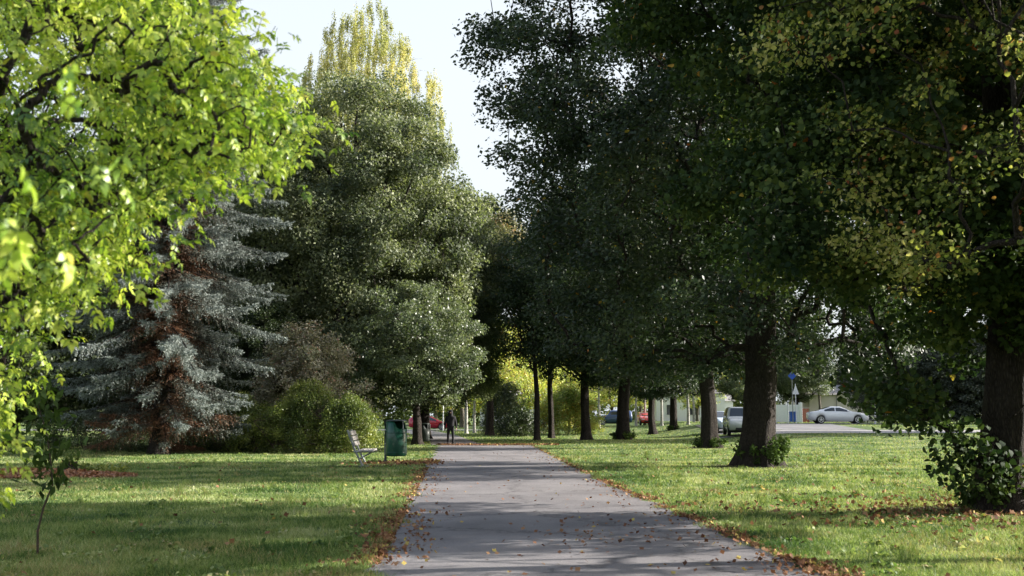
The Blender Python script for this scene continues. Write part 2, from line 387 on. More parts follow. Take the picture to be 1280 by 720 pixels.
def leaf_cloud(rng, C, rad, counts, size, axis_xy=None, flat=0.6, droop=0.25, aspect=0.62, upb=0.55, shell=0.45, fine=False):
    """quads (folded rhombi) round cluster centres C (n,3); rad (n,3)"""
    idx = np.repeat(np.arange(len(C)), counts); n = len(idx)
    d = unit(rng.normal(size=(n, 3))); rr = rng.random(n) ** shell
    P = C[idx] + d * rr[:, None] * rad[idx]
    outw = np.zeros((n, 3))
    if axis_xy is not None:
        outw[:, :2] = P[:, :2] - np.asarray(axis_xy); outw = unit(outw)
    N = unit(rng.normal(size=(n, 3)) * 0.75 + np.array([0, 0, upb]) + outw * 0.35)
    A = rng.normal(size=(n, 3)) + outw * 0.6; A[:, 2] -= droop * 2
    A = unit(A - N * np.sum(A * N, 1)[:, None]); B = np.cross(N, A)
    s = size * rng.uniform(0.65, 1.3, n)[:, None]
    base = P - A * s * .5; tip = P + A * s * .5 - N * s * .12
    mid = P + N * s * .1 - A * s * .06
    l = mid + B * s * aspect * .5 - N * s * .12; r_ = mid - B * s * aspect * .5 - N * s * .12
    if not fine:
        V = np.stack([base, r_, tip, l], 1).reshape(-1, 3)
        return V, np.arange(4 * n).reshape(n, 4)
    # ovate outline folded along the midrib: eight corners, four faces
    cu = rng.uniform(.0, .3, n)[:, None]; wv = rng.normal(size=(n, 1)) * .05
    def pt(u, v): return P + A * s * (u - .5) + B * s * aspect * v - N * s * (cu * (u - .4) ** 2 - abs(v) * .3 + wv * v)
    q = [pt(0, 0), pt(.2, .42), pt(.5, .5), pt(.8, .24), pt(1, 0), pt(.8, -.24), pt(.5, -.5), pt(.2, -.42)]
    V = np.stack(q, 1).reshape(-1, 3)
    quads = np.array([(7, 0, 1, 2), (7, 2, 3, 6), (6, 3, 4, 5)])
    return V, ((np.arange(n) * 8)[:, None, None] + quads[None]).reshape(-1, 4)

def rand_crown(rng, n, z0, z1, Rx, prof, shell=0.4, lobes=0.2, ctr=(0, 0), lean=(0, 0)):
    """cluster centres in a lumpy crown"""
    t = rng.random(n * 3); pr = prof(t); keep = rng.random(n * 3) < pr ** 1.6 / (pr.max() ** 1.6)
    t = t[keep][:n]; n = len(t)
    a = rng.random(n) * 2 * PI; ph = rng.random(6) * 2 * PI
    lob = 1 + lobes * (np.sin(2 * a + ph[0] + 3 * t) + .8 * np.sin(3 * a + ph[1] - 5 * t) + .6 * np.sin(5 * a + ph[2] + 9 * t)) * .6 + lobes * .35 * np.sin(t * 13 + ph[3] + 3 * a)
    r_ = Rx * prof(t) * lob * rng.random(n) ** shell
    return np.stack([ctr[0] + np.cos(a) * r_ + lean[0] * t, ctr[1] + np.sin(a) * r_ + lean[1] * t, z0 + t * (z1 - z0)], 1)

def grow(rng, tr, first, tips, arch=0.12, steps=4, climb=1.3):
    """joins tips to a trunk polyline: nearest lower node first"""
    pos = [p for p in tr]; par = [max(0, i - 1) for i in range(len(tr))]
    ax_ = np.array([np.interp(tips[:, 2], tr[:, 2], tr[:, k]) for k in (0, 1)]).T
    order = np.argsort(np.linalg.norm(tips[:, :2] - ax_, axis=1))
    PA = np.zeros((len(tr) + len(tips) * steps, 3)); PA[:len(tr)] = tr; m = len(tr); isT = []
    for i in order:
        p = tips[i]; q = PA[first:m]
        dd = np.linalg.norm(q - p, axis=1); hd = np.linalg.norm(q[:, :2] - p[:2], axis=1)
        cost = dd + climb * np.maximum(0, q[:, 2] - p[2] + .35 * hd)
        k = first + int(np.argmin(cost)); a = PA[k]; L_ = np.linalg.norm(p - a)
        pk = k
        for s_ in range(1, steps + 1):
            u = s_ / steps
            pt = a * (1 - u) + p * u + np.array([0, 0, arch * L_ * math.sin(PI * u)]) + (rng.normal(size=3) * .05 * L_ * (1 if s_ < steps else 0))
            PA[m] = pt; par.append(pk); pk = m; m += 1
        isT.append(pk)
    PA = PA[:m]; par = np.array(par)
    cnt = np.zeros(m); cnt[isT] = 1
    for i in range(m - 1, 0, -1):
        cnt[par[i]] += cnt[i]
    return PA, par, cnt, np.array(isT)

def tubes(P0, P1, r0, r1, n=5):
    """separate frusta, vectorised"""
    d = unit(P1 - P0); ref = np.where(np.abs(d[:, 2:3]) < .9, np.array([[0, 0, 1.0]]), np.array([[1.0, 0, 0]]))
    a = unit(np.cross(d, ref)); b = np.cross(d, a)
    an = np.arange(n) * 2 * PI / n
    ring = a[:, None, :] * np.cos(an)[None, :, None] + b[:, None, :] * np.sin(an)[None, :, None]
    V = np.concatenate([P0[:, None] + ring * r0[:, None, None], P1[:, None] + ring * r1[:, None, None]], 1)
    m = len(P0); k = np.arange(n); q = np.stack([k, (k + 1) % n, (k + 1) % n + n, k + n], 1)
    F = (np.arange(m) * 2 * n)[:, None, None] + q[None]
    return V.reshape(-1, 3), F.reshape(-1, 4)

def loft_trunk(rng, pts, rs, n=22, flare=.55, flute=.08):
    ph = rng.random(4) * 6; k = np.arange(n) * 2 * PI / n
    V = []
    # refine the line
    zz = np.linspace(0, 1, max(14, len(pts) * 3)) ** 1.4
    s = np.linspace(0, 1, len(pts))
    P = np.stack([np.interp(zz, s, pts[:, i]) for i in range(3)], 1); Rr = np.interp(zz, s, rs)
    for i in range(len(P)):
        h = P[i, 2] - P[0, 2]; fl = 1 + flare * math.exp(-h / (rs[0] * .75))
        lump = 1 + flute * (1 + 2.2 * math.exp(-h / (rs[0] * .9))) * (np.sin(5 * k + ph[0] + h * .4) * .6 + np.sin(3 * k + ph[1] - h * .7) * .6) + .045 * np.sin(9 * k + ph[2] + h * 2.3) + .03 * rng.normal(size=n)
        V.append(np.stack([P[i, 0] + np.cos(k) * Rr[i] * fl * lump, P[i, 1] + np.sin(k) * Rr[i] * fl * lump, np.full(n, P[i, 2] - (.12 if i == 0 else 0))], 1))
    V = np.concatenate(V); m = len(P)
    F = np.array([(i * n + j, i * n + (j + 1) % n, (i + 1) * n + (j + 1) % n, (i + 1) * n + j) for i in range(m - 1) for j in range(n)])
    return V, F

LIME = lambda t: np.clip(np.sin(PI * (0.13 + .83 * t)), 0, 1) ** .62
FULL = lambda t: np.clip(np.sin(PI * (0.13 + .83 * t)), 0, 1) ** .36
ROUND = lambda t: np.clip(np.sin(PI * (0.1 + .86 * t)), 0, 1) ** .7
CONEY = lambda t: np.clip(1.05 - t, 0, 1) ** .6 * np.clip(t * 5 + .35, 0, 1)
OVAL = lambda t: np.clip(np.sin(PI * (0.08 + .9 * t)), 0, 1) ** .9

def tree(name, seed, H, r0, cb, Rx, prof, ncl, lpc, lsize, leafm, barkm, rc=(.55, 1.0), flat=.6, shell=.38, lobes=.2, sway=.5, lean=(0, 0),
         twigs=3, droop=.25, top=.86, first_h=None, limb=.016, trunk_n=22, aspect=.62, upb=.55, extra=None, fine=False):
    """root Empty > trunk (with its limbs), crown. Returned at the origin"""
    rng = np.random.default_rng(seed)
    root = empty(name)
    k = 9; hs = np.linspace(0, H * top, k)
    tr = np.stack([np.cumsum(rng.normal(size=k) * sway * .3) * (hs > 1.5), np.cumsum(rng.normal(size=k) * sway * .3) * (hs > 1.5), hs], 1)
    tr[:, 0] += lean[0] * hs / H; tr[:, 1] += lean[1] * hs / H
    rs = r0 * np.interp(hs / H, [0, .12, .3, .6, .9], [1, .9, .72, .35, .06])
    tips = rand_crown(rng, ncl, cb, H - .4, Rx - .5, prof, shell=shell, lobes=lobes, lean=lean)
    if extra is not None: tips = np.concatenate([tips, np.array(extra, float)])
    # trunk line refined so limbs may leave it anywhere
    s = np.linspace(0, 1, 30); trf = np.stack([np.interp(s, np.linspace(0, 1, k), tr[:, i]) for i in range(3)], 1)
    fh = first_h if first_h is not None else max(1.6, cb * .75)
    first = int(np.searchsorted(trf[:, 2], fh))
    PA, par, cnt, isT = grow(rng, trf, first, tips)
    r_ = limb * cnt ** .5
    idx = np.arange(len(trf), len(PA)); pi = par[idx]
    ra = np.where(pi < len(trf), r_[idx] * 1.25, r_[pi]); ra = np.minimum(ra, r_[idx] * 1.6)
    V1, F1 = tubes(PA[pi], PA[idx], ra, r_[idx], 6)
    V0, F0 = loft_trunk(rng, tr, rs, n=trunk_n)
    rcs = rng.uniform(rc[0], rc[1], len(tips)); rad = np.stack([rcs, rcs, rcs * flat], 1)
    parts = [(V0, F0), (V1, F1)]
    if twigs:
        ti = np.repeat(np.arange(len(tips)), twigs); dd = unit(rng.normal(size=(len(ti), 3)) + [0, 0, .2])
        q = tips[ti] + dd * rad[ti] * .85; parts.append(tubes(tips[ti], q, np.full(len(ti), limb * .6), np.full(len(ti), limb * .2), 3))
    Vs = []; Fs = []; o = 0
    for v, f in parts: Vs.append(v); Fs.append(f + o); o += len(v)
    link('trunk', np_mesh('trunk', np.concatenate(Vs), np.concatenate(Fs), True), barkm, root)
    cts = np.maximum(4, (lpc * (rcs / rcs.mean()) ** 2 * rng.uniform(.6, 1.3, len(tips))).astype(int))
    V, F = leaf_cloud(rng, tips, rad, cts, lsize, (0, 0), droop=droop, aspect=aspect, upb=upb, fine=fine)
    link('crown', np_mesh('crown', V, F), leafm, root)
    return root

def put(root, px, py, rz=0.0, sc=1.0, szz=None, Y=None):
    """stands a thing on the ground where the photo shows its foot"""
    if Y is None: x, y = gd(px, py)
    else: x, y = ax(px, Y), Y
    root.location = (x, y, float(hz(x, y)) - .03); root.rotation_euler = (0, 0, rz)
    root.scale = (sc, sc, szz if szz else sc)
    return root

def bush(name, seed, Rx, Ry, H, ncl, lpc, lsize, leafm, rc=(.25, .5), stems=9, flat=.8, shell=.35, zb=.1, upb=.45, stemm=None, prof=None):
    """root Empty > stems, foliage"""
    rng = np.random.default_rng(seed); root = empty(name)
    t = rng.random(ncl) ** .85; a = rng.random(ncl) * 2 * PI
    pf = prof(t) if prof else np.sqrt(np.clip(1 - (t * 1.02 - .25) ** 2 * 1.7, 0.02, 1))
    rr = rng.random(ncl) ** shell * pf * (1 + .18 * np.sin(3 * a + seed) + .12 * np.sin(5 * a + 2 * seed))
    C = np.stack([np.cos(a) * rr * Rx * .9, np.sin(a) * rr * Ry * .9, zb + t * (H - zb) * .93 * (1 + .12 * np.sin(2 * a + 3 * rr + seed))], 1)
    rcs = rng.uniform(rc[0], rc[1], ncl); rad = np.stack([rcs, rcs, rcs * flat], 1)
    b0 = np.stack([rng.normal(size=stems) * Rx * .2, rng.normal(size=stems) * Ry * .2, np.full(stems, -.05)], 1)
    b1 = b0 * [2, 2, 1]; b1[:, 2] = H * rng.uniform(.3, .55, stems)
    nodes = np.concatenate([b0 * (1 - u) + b1 * u for u in (.3, .65, 1)])
    V1, F1 = tubes(np.concatenate([b0]), b1, np.full(stems, .03), np.full(stems, .018), 6)
    near = nodes[np.argmin(np.linalg.norm(C[:, None] - nodes[None], axis=2) + 1.5 * np.maximum(0, nodes[None, :, 2] - C[:, None, 2]), axis=1)]
    mid = (near + C) / 2 + rng.normal(size=C.shape) * .08
    V2, F2 = tubes(near, mid, np.full(ncl, .013), np.full(ncl, .009), 4); V3, F3 = tubes(mid, C, np.full(ncl, .009), np.full(ncl, .004), 4)
    Vs = np.concatenate([V1, V2, V3]); Fs = np.concatenate([F1, F2 + len(V1), F3 + len(V1) + len(V2)])
    link('stems', np_mesh('stems', Vs, Fs), stemm or M['twig'], root)
    V, F = leaf_cloud(rng, C, rad, np.maximum(4, (lpc * (rcs / rcs.mean()) ** 2).astype(int)), lsize, (0, 0), upb=upb)
    link('foliage', np_mesh('foliage', V, F), leafm, root)
    return root

def shoots(root, seed, r_, n, h, lsize, spread=.5, side=None, lpc=40):
    """leafy suckers sprouting round a trunk's foot"""
    rng = np.random.default_rng(seed)
    a = rng.uniform(0, 2 * PI, n) if side is None else rng.normal(side, .8, n)
    b0 = np.stack([np.cos(a) * r_, np.sin(a) * r_, rng.uniform(0, .15, n)], 1)
    hh = h * rng.uniform(.35, 1, n)
    b1 = b0 + np.stack([np.cos(a) * spread * rng.random(n), np.sin(a) * spread * rng.random(n), hh], 1)
    V1, F1 = tubes(b0, b1, np.full(n, .01), np.full(n, .004), 4)
    u = rng.random((n, 4, 1)) * .7 + .3
    C = (b0[:, None] * (1 - u) + b1[:, None] * u).reshape(-1, 3)
    V, F = leaf_cloud(rng, C, np.full((len(C), 3), .16), np.full(len(C), lpc // 4), lsize, (0, 0), upb=.4)
    return link('sucker_foliage', np_mesh('sucker_foliage', np.concatenate([V1, V]), np.concatenate([F1, F + len(V1)])), M['shoot_leaf'], root)

def worn_patch(x, y, r_, seed, nm='bare_soil'):
    rng = np.random.default_rng(seed); n = 40; a = np.arange(n) * 2 * PI / n
    rr = r_ * (1 + .22 * np.sin(3 * a + seed) + .15 * np.sin(7 * a + 2 * seed) + .08 * rng.normal(size=n))
    V = [(x, y, float(hz(x, y)) + .012)] + [(x + 1.25 * rr[i] * math.cos(a[i]), y + rr[i] * math.sin(a[i]), float(hz(x + 1.25 * rr[i] * math.cos(a[i]), y + rr[i] * math.sin(a[i]))) + .006) for i in range(n)]
    me = bpy.data.meshes.new(nm); me.from_pydata(V, [], [(0, i + 1, (i + 1) % n + 1) for i in range(n)]); me.update()
    o = link(nm, me, M['soil']); o['kind'] = 'structure'; return o
for i_, (px, py, r_) in enumerate(((1252, 640, 1.2), (947, 583, 1.25), (886, 560, 1.1), (780, 549.5, 1.0), (733, 550, 1.0), (452, 583, .7))):
    x_, y_ = gd(px, py); worn_patch(x_, y_, r_, i_ + 1)

# ------------------------------------------------------------------ lime trees along the right of the path
GL = 'lime trees in rows right of the path'
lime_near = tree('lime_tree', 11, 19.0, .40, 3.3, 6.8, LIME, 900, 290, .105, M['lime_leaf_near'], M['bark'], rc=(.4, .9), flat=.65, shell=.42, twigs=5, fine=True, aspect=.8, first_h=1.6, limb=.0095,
                 extra=[tuple(q) for q in np.random.default_rng(3).normal(size=(30, 3)) * [.7, .8, .8] + [.4, -.4, 3.6]] + [(-1.6, -.6, 1.75), (-1.0, -.8, 1.2), (-.55, -.5, .75), (-1.4, .2, 1.6), (-2.0, -.3, 2.0), (1.3, -1.2, 2.0)])
tag(lime_near, 'closest and largest lime tree with dark trunk and low dark boughs beside the lawn', 'tree', GL)
put(lime_near, 1252, 640, 0.0); shoots(lime_near, 5, .45, 26, .55, .09, .3)
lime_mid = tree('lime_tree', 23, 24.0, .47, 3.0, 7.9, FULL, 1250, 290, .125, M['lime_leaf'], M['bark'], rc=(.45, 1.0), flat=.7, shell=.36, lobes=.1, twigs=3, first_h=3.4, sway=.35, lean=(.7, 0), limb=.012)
tag(lime_mid, 'thick dark lime trunk with leafy suckers round its foot, beside the off-road car', 'tree', GL)
put(lime_mid, 947, 583, 0.0); lime_mid.scale = (1.1, .95, 1); shoots(lime_mid, 6, .52, 40, .8, .11, .35, side=-.5)
lime_c = tree('lime_tree', 37, 19.0, .42, 3.7, 6.6, LIME, 640, 190, .165, M['lime_leaf'], M['bark'], rc=(.5, 1.05), flat=.7, shell=.4, twigs=2, first_h=3.6, sway=.3)
lime_d = tree('lime_tree', 41, 18.0, .36, 3.6, 6.0, LIME, 600, 180, .165, M['lime_leaf'], M['bark'], rc=(.5, 1.05), flat=.7, shell=.4, twigs=2, first_h=3.4, sway=.4)
tag(lime_c, 'dark lime tree just left of the thick suckered trunk, small leafy sprouts at its foot', 'tree', GL)
put(lime_c, 886, 560, 0.0, .9); lime_c.scale = (.95, .68, .95); shoots(lime_c, 7, .5, 20, .5, .13, .4)
tag(lime_d, 'lime tree whose flared trunk stands alone on the grass right of the two slim trunks', 'tree', GL)
put(lime_d, 733, 550, 0.0, 1.0); lime_d.scale = (.82, .9, 1)
def more_lime(src, px, py, rz, sc, label, szz=None):
    o = copy_tree(src); put(o, px, py, rz, sc, szz)
    tag(o, label, 'tree', GL); return o
more_lime(lime_c, 780, 549.5, 3.3, 1.0, 'lime tree with a knobbly sunlit trunk foot, in front of the blue van')
more_lime(lime_d, 816, 543, 4.1, .8, 'lime tree with a leaning dark trunk right of the red car')
more_lime(lime_c, 842, 542.5, 5.2, .75, 'far lime tree with pale light on its trunk, next to the leaning one')
# two slim ones by the path
slim = tree('lime_tree', 53, 13.0, .19, 4.7, 3.2, LIME, 190, 110, .14, M['lime_leaf'], M['bark'], rc=(.6, 1.0), shell=.4, twigs=2, first_h=3.6, sway=.35)
tag(slim, 'slim young lime tree nearest the path edge, rough dark trunk', 'tree', GL); put(slim, 671, 551, 0)
s2 = copy_tree(slim); tag(s2, 'second slim young lime tree, just right of the one at the path edge', 'tree', GL); put(s2, 689, 548, 2.2, 1.1)
# the row goes on behind the camera's right and beyond the far right edge of the picture
o = more_lime(lime_d, 0, 0, .7, 1.0, 'lime tree beyond the footway on the far right'); o.location = (36, 74, .6)
POLE = tree('young_tree', 61, 9.5, .16, 4.4, 2.8, ROUND, 90, 110, .15, M['lime_leaf'], M['bark_grey'], rc=(.5, .9), twigs=1, first_h=4.0, sway=.1, trunk_n=12)
tag(POLE, 'young tree with a thin straight trunk in front of the white car', 'tree'); put(POLE, 1026, 537.5)

over = tree('maple_tree', 207, 10.5, .2, 3.2, 5.9, lambda t: np.clip(np.sin(PI * (.2 + .76 * t)), 0, 1) ** .5, 380, 140, .06, M['turning_leaf'], M['bark'], rc=(.3, .65), flat=.55, shell=.4, twigs=8, fine=True, aspect=.85, first_h=2.6, sway=.3, limb=.008)
tag(over, 'thin-leaved turning maple reaching in at the upper right with yellow and red sprays', 'tree'); over.location = (8.3, 12.6, 0)

# ------------------------------------------------------------------ left: big maple, small maple, birch, olive tree
maple = tree('maple_tree', 71, 19.3, .4, 2.4, 7.3, LIME, 760, 290, .165, M['maple_leaf'], M['bark'], rc=(.5, 1.3), flat=.68, shell=.4, twigs=2, sway=.3, lobes=.16)
tag(maple, 'huge rounded maple with dark green crown behind the bushes left of the path', 'tree'); put(maple, 440, 0, .6, 1.06, 1.13, Y=66); maple.scale = (1.14, 1.0, 1.13)
for px, Y_, rz, sc, lab in ((532, 76, 2.5, .92, 'broad maple filling in right of the huge one, above the far bench'), (345, 74, 4.2, 1.08, 'broad maple filling in left of the huge one, behind the dusky shrub')):
    t_ = copy_tree(maple); tag(t_, lab, 'tree'); put(t_, px, 0, rz, sc, None, Y=Y_)
small = tree('maple_tree', 73, 8.8, .24, 2.2, 3.9, ROUND, 300, 200, .13, M['maple_leaf_lit'], M['bark'], rc=(.45, .8), shell=.38, twigs=2, first_h=2.0, sway=.2, lobes=.4)
tag(small, 'small maple with glossy leaves in sunlit colours over the far bench', 'tree'); put(small, 521, 556, 0)
def birch_tree(seed, H, Rx, lab, px, Y, ncl=230, lpc=130, rz=0, cb=6.5):
    rng = np.random.default_rng(seed)
    root = tree('birch_tree', seed, H, .28, cb, Rx, lambda t: np.clip(np.sin(PI * (.12 + .84 * t)), 0, 1) ** .9, ncl, 10, .09, M['birch_leaf'], M['bark_birch'], rc=(.5, .8), shell=.6, twigs=2, sway=.4, lobes=.3, limb=.01)
    cr = [q for q in root.children if q.name.startswith('crown')][0]
    tips = rand_crown(rng, ncl * 2, cb, H - .3, Rx - .2, lambda t: np.clip(np.sin(PI * (.12 + .84 * t)), 0, 1) ** .75, shell=.55, lobes=.14)
    rad = np.stack([np.full(len(tips), .22), np.full(len(tips), .22), rng.uniform(.7, 1.5, len(tips))], 1)
    V, F = leaf_cloud(rng, tips, rad, np.full(len(tips), lpc // 2), .12, (0, 0), droop=1.2, upb=.1, shell=.7)
    cr.data = np_mesh('crown', V, F); cr.data.materials.append(M['birch_leaf'])
    tag(root, lab, 'tree'); put(root, px, 0, rz, 1, None, Y=Y); return root
birch_tree(81, 32, 6.4, 'tall yellowing birch rising above the big maple, with drooping twigs', 452, 82, ncl=520, lpc=420, cb=12)
birch_tree(83, 27.5, 3.4, 'yellow birch top peeping out behind the blue spruce', 348, 88, ncl=140, lpc=260, rz=1)
olive = tree('tree', 91, 18.6, .3, 9.8, 4.4, OVAL, 400, 190, .17, M['olive_leaf'], M['bark'], rc=(.6, 1.1), twigs=1, sway=.3)
tag(olive, 'brownish olive tree closing the gap over the path end', 'tree'); put(olive, 612, 0, 0, 1, None, Y=88)
for px, Y_, rz, sc, lab in ((930, 119, 1.4, .95, 'dull green tree behind the parked off-road car'), (994, 122, 2.4, 1.0, 'dull green tree behind the blue road sign')):
    t_ = copy_tree(small); tag(t_, lab, 'tree', 'dull green trees beyond the car park'); put(t_, px, 0, rz, sc, None, Y=Y_)
# sunny and dark growth at the path's far end
GF = 'trees closing the view at the far end of the path'
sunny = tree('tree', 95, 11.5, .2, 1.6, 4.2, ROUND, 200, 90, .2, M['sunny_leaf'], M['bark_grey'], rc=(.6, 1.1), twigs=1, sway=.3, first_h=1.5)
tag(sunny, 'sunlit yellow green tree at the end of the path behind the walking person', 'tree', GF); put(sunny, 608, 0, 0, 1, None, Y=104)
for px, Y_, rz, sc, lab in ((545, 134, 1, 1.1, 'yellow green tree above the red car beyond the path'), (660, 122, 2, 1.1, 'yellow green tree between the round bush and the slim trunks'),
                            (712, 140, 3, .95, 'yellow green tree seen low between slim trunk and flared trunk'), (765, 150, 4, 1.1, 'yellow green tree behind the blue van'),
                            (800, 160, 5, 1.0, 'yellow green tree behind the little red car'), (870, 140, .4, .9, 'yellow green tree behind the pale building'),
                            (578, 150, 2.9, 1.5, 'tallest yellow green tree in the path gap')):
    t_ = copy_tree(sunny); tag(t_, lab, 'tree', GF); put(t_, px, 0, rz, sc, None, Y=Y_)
wb = tree('birch_tree', 97, 10.5, .16, 3.5, 2.6, ROUND, 100, 80, .16, M['birch_leaf'], M['bark_birch'], rc=(.4, .8), twigs=1, sway=.15, first_h=3, trunk_n=10)
tag(wb, 'slender birch with white stem right of the walking person', 'tree'); put(wb, 583, 0, 0, 1, None, Y=98)
GW = 'slender pale stems beside the far car park'
for px, Y_, lab in ((593, 102, 'second thinner white birch stem close to the path end'), (794, 118, 'thin pale birch left of the little red car'), (805, 126, 'thin pale birch in front of the red car'),
                    (826, 112, 'pale birch between the leaning lime and its neighbour'), (748, 112, 'thin forked pale birch left of the blue van'), (859, 104, 'pale birch right of the leaning lime, in front of the white house'), (866, 116, 'pale birch by the white building wall')):
    t_ = copy_tree(wb); tag(t_, lab, 'tree', GW); put(t_, px, 0, px, .9, None, Y=Y_)

# ------------------------------------------------------------------ blue spruce
def spruce(seed, H, Rm, lab, X_, Y_, zmax=99, dens=1.0, blue=0.0, low=0.7, nl=.105, nw=.026):
    rng = np.random.default_rng(seed); root = empty('spruce_tree', (X_, Y_, float(hz(X_, Y_)) - .03))
    k = 10; hs = np.linspace(0, H, k); tr = np.stack([rng.normal(size=k) * .04, rng.normal(size=k) * .04, hs], 1)
    V0, F0 = loft_trunk(rng, tr, .32 * (1 - hs / H) + .02, n=16, flare=.4)
    tv = [V0]; tf = [F0]; off = len(V0)
    BP = []; BD = []; BA = []; BL = []
    z = low
    while z < min(H - .4, zmax):
        nb = int(rng.integers(8, 11)); a0 = rng.random() * 6
        for j in range(nb):
            a = a0 + j * 2 * PI / nb + rng.normal() * .3
            f = z / H
            L_ = Rm * (1 - f) ** .3 * rng.uniform(.5, 1.15) * np.interp(z, [1, 4.5], [.62, 1.0]) * (1 + .14 * math.sin(2 * a + z * .8) + .08 * math.sin(5 * a - z * 2))
            zz = z + rng.normal() * .5; sgf = rng.uniform(.6, 1.2)
            m_ = 14; u = np.linspace(0, 1, m_)
            sag = .3 + .2 * (1 - f)
            P = np.stack([np.cos(a) * L_ * u, np.sin(a) * L_ * u, zz + L_ * (.06 * u - sag * sgf * u ** 1.5 + .17 * u ** 4)], 1)
            P[:, :2] += np.stack([-np.sin(a) * np.sin(u * 3) * .12, np.cos(a) * np.sin(u * 3) * .12], 1)
            P[:, 2] = np.maximum(P[:, 2], .25 + .25 * (1 - u))
            r_ = .035 * (L_ / 3) * (1 - u) + .006
            v, f_ = tubes(P[:-1], P[1:], r_[:-1], r_[1:], 4); tv.append(v); tf.append(f_ + off); off += len(v)
            # branchlets on both sides and hanging
            nbr = int(L_ / .085 * dens)
            uu = np.linspace(.14, 1, nbr); C = np.stack([np.interp(uu, u, P[:, i]) for i in range(3)], 1)
            dr = unit(np.gradient(P, axis=0)); D = np.stack([np.interp(uu, u, dr[:, i]) for i in range(3)], 1)
            for sd_ in (-1, 0, 1):
                side = np.stack([-D[:, 1], D[:, 0], D[:, 2] * 0], 1) * sd_
                bd = unit(D * .75 + side * rng.uniform(.6, 1.1, (nbr, 1)) + np.array([0, 0, -.3 - 1.3 * (sd_ == 0)]) + rng.normal(size=(nbr, 3)) * .3)
                ln = (.16 + (.34 + .2 * (sd_ == 0)) * np.sin(PI * np.clip(uu * .75 + .22, 0, 1))) * rng.uniform(.35, 1.3, nbr)
                BP.append(C); BD.append(bd); BL.append(ln); BA.append(np.clip(1.15 - uu * 1.25 + rng.normal(size=nbr) * .1 + (.25 if rng.random() < .0 else 0), 0, .95))
        z += rng.uniform(.3, .46)
    BP = np.concatenate(BP); BD = np.concatenate(BD); BL = np.concatenate(BL); BA = np.concatenate(BA)
    # patches of brown: boughs low on the tree hold dead twigs
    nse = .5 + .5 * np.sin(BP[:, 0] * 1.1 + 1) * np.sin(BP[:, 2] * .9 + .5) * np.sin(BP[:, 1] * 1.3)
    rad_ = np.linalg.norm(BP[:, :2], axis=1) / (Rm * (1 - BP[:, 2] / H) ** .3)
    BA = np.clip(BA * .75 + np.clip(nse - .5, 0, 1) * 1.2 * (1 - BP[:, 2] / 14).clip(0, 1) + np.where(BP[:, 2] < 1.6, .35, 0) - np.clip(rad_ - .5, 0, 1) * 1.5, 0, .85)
    v, f_ = tubes(BP, BP + BD * BL[:, None] * .9, np.full(len(BP), .006), np.full(len(BP), .003), 3); tv.append(v); tf.append(f_ + off)
    link('trunk', np_mesh('trunk', np.concatenate(tv), np.concatenate(tf), True), M['bark'], root)
    npb = 15; bi = np.repeat(np.arange(len(BP)), npb); n = len(bi)
    w_ = np.tile(np.linspace(0, 1, npb), len(BP)) + rng.normal(size=n) * .03
    B = BP[bi] + BD[bi] * (BL[bi] * w_)[:, None]
    pr = unit(np.cross(BD[bi], rng.normal(size=(n, 3)))); nd = unit(BD[bi] * .8 + pr * .9 + [0, 0, .15])
    sl = nl * rng.uniform(.6, 1.1, n) * np.interp(w_, [0, .8, 1], [1, .9, .55]); sdv = unit(np.cross(nd, rng.normal(size=(n, 3)))) * nw * .5
    tip = B + nd * sl[:, None]
    V = np.stack([B - sdv, B + sdv, tip], 1).reshape(-1, 3); F = np.arange(3 * n).reshape(n, 3)
    me = np_mesh('crown', V, F); at = me.attributes.new('age', 'FLOAT', 'POINT'); at.data.foreach_set('value', np.repeat(BA[bi], 3).astype(np.float32))
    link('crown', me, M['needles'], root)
    tag(root, lab, 'tree'); return root
spruce(101, 34, 4.8, 'tall blue spruce with silvery drooping boughs and brown inner twigs', ax(205, 45.5), 45.5, low=1.3)
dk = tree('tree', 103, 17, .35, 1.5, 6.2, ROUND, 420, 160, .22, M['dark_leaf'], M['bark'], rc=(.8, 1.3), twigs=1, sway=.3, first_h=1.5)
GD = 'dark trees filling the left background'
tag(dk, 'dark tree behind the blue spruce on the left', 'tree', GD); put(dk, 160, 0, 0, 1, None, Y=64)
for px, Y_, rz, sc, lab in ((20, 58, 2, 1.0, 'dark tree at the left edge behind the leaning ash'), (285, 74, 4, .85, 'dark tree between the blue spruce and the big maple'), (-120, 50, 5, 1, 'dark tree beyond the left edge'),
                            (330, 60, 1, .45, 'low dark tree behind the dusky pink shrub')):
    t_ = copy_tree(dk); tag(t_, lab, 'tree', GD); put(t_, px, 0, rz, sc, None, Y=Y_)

# ------------------------------------------------------------------ shrubs
b1 = bush('shrub', 1, 2.75, 2.0, 5.2, 330, 110, .11, M['dusky_leaf'], rc=(.3, .6), flat=.75, upb=.7)
tag(b1, 'tall dusky pink-brown shrub with feathery top behind the green bushes', 'shrub'); put(b1, 380, 0, 0, 1.05, None, Y=51)
GB = 'green bushes left of the bench'
b2 = bush('shrub', 2, 2.2, 1.6, 2.75, 260, 110, .075, M['bush_leaf'], rc=(.25, .45))
tag(b2, 'broad yellow green bush in the middle of the clump left of the bench', 'shrub', GB); put(b2, 385, 0, 0, 1, None, Y=47.5)
b3 = bush('shrub', 3, 1.5, 1.4, 2.35, 170, 110, .075, M['bush_leaf'], rc=(.25, .45))
tag(b3, 'yellow green bush right behind the near bench', 'shrub', GB); put(b3, 437, 0, 0, 1, None, Y=47)
b4 = bush('shrub', 4, 1.6, 1.4, 2.3, 180, 110, .075, M['bush_leaf'], rc=(.25, .45))
tag(b4, 'darker bush at the left end of the clump near the spruce', 'shrub', GB); put(b4, 306, 0, 0, 1.15, 1.0, Y=48)
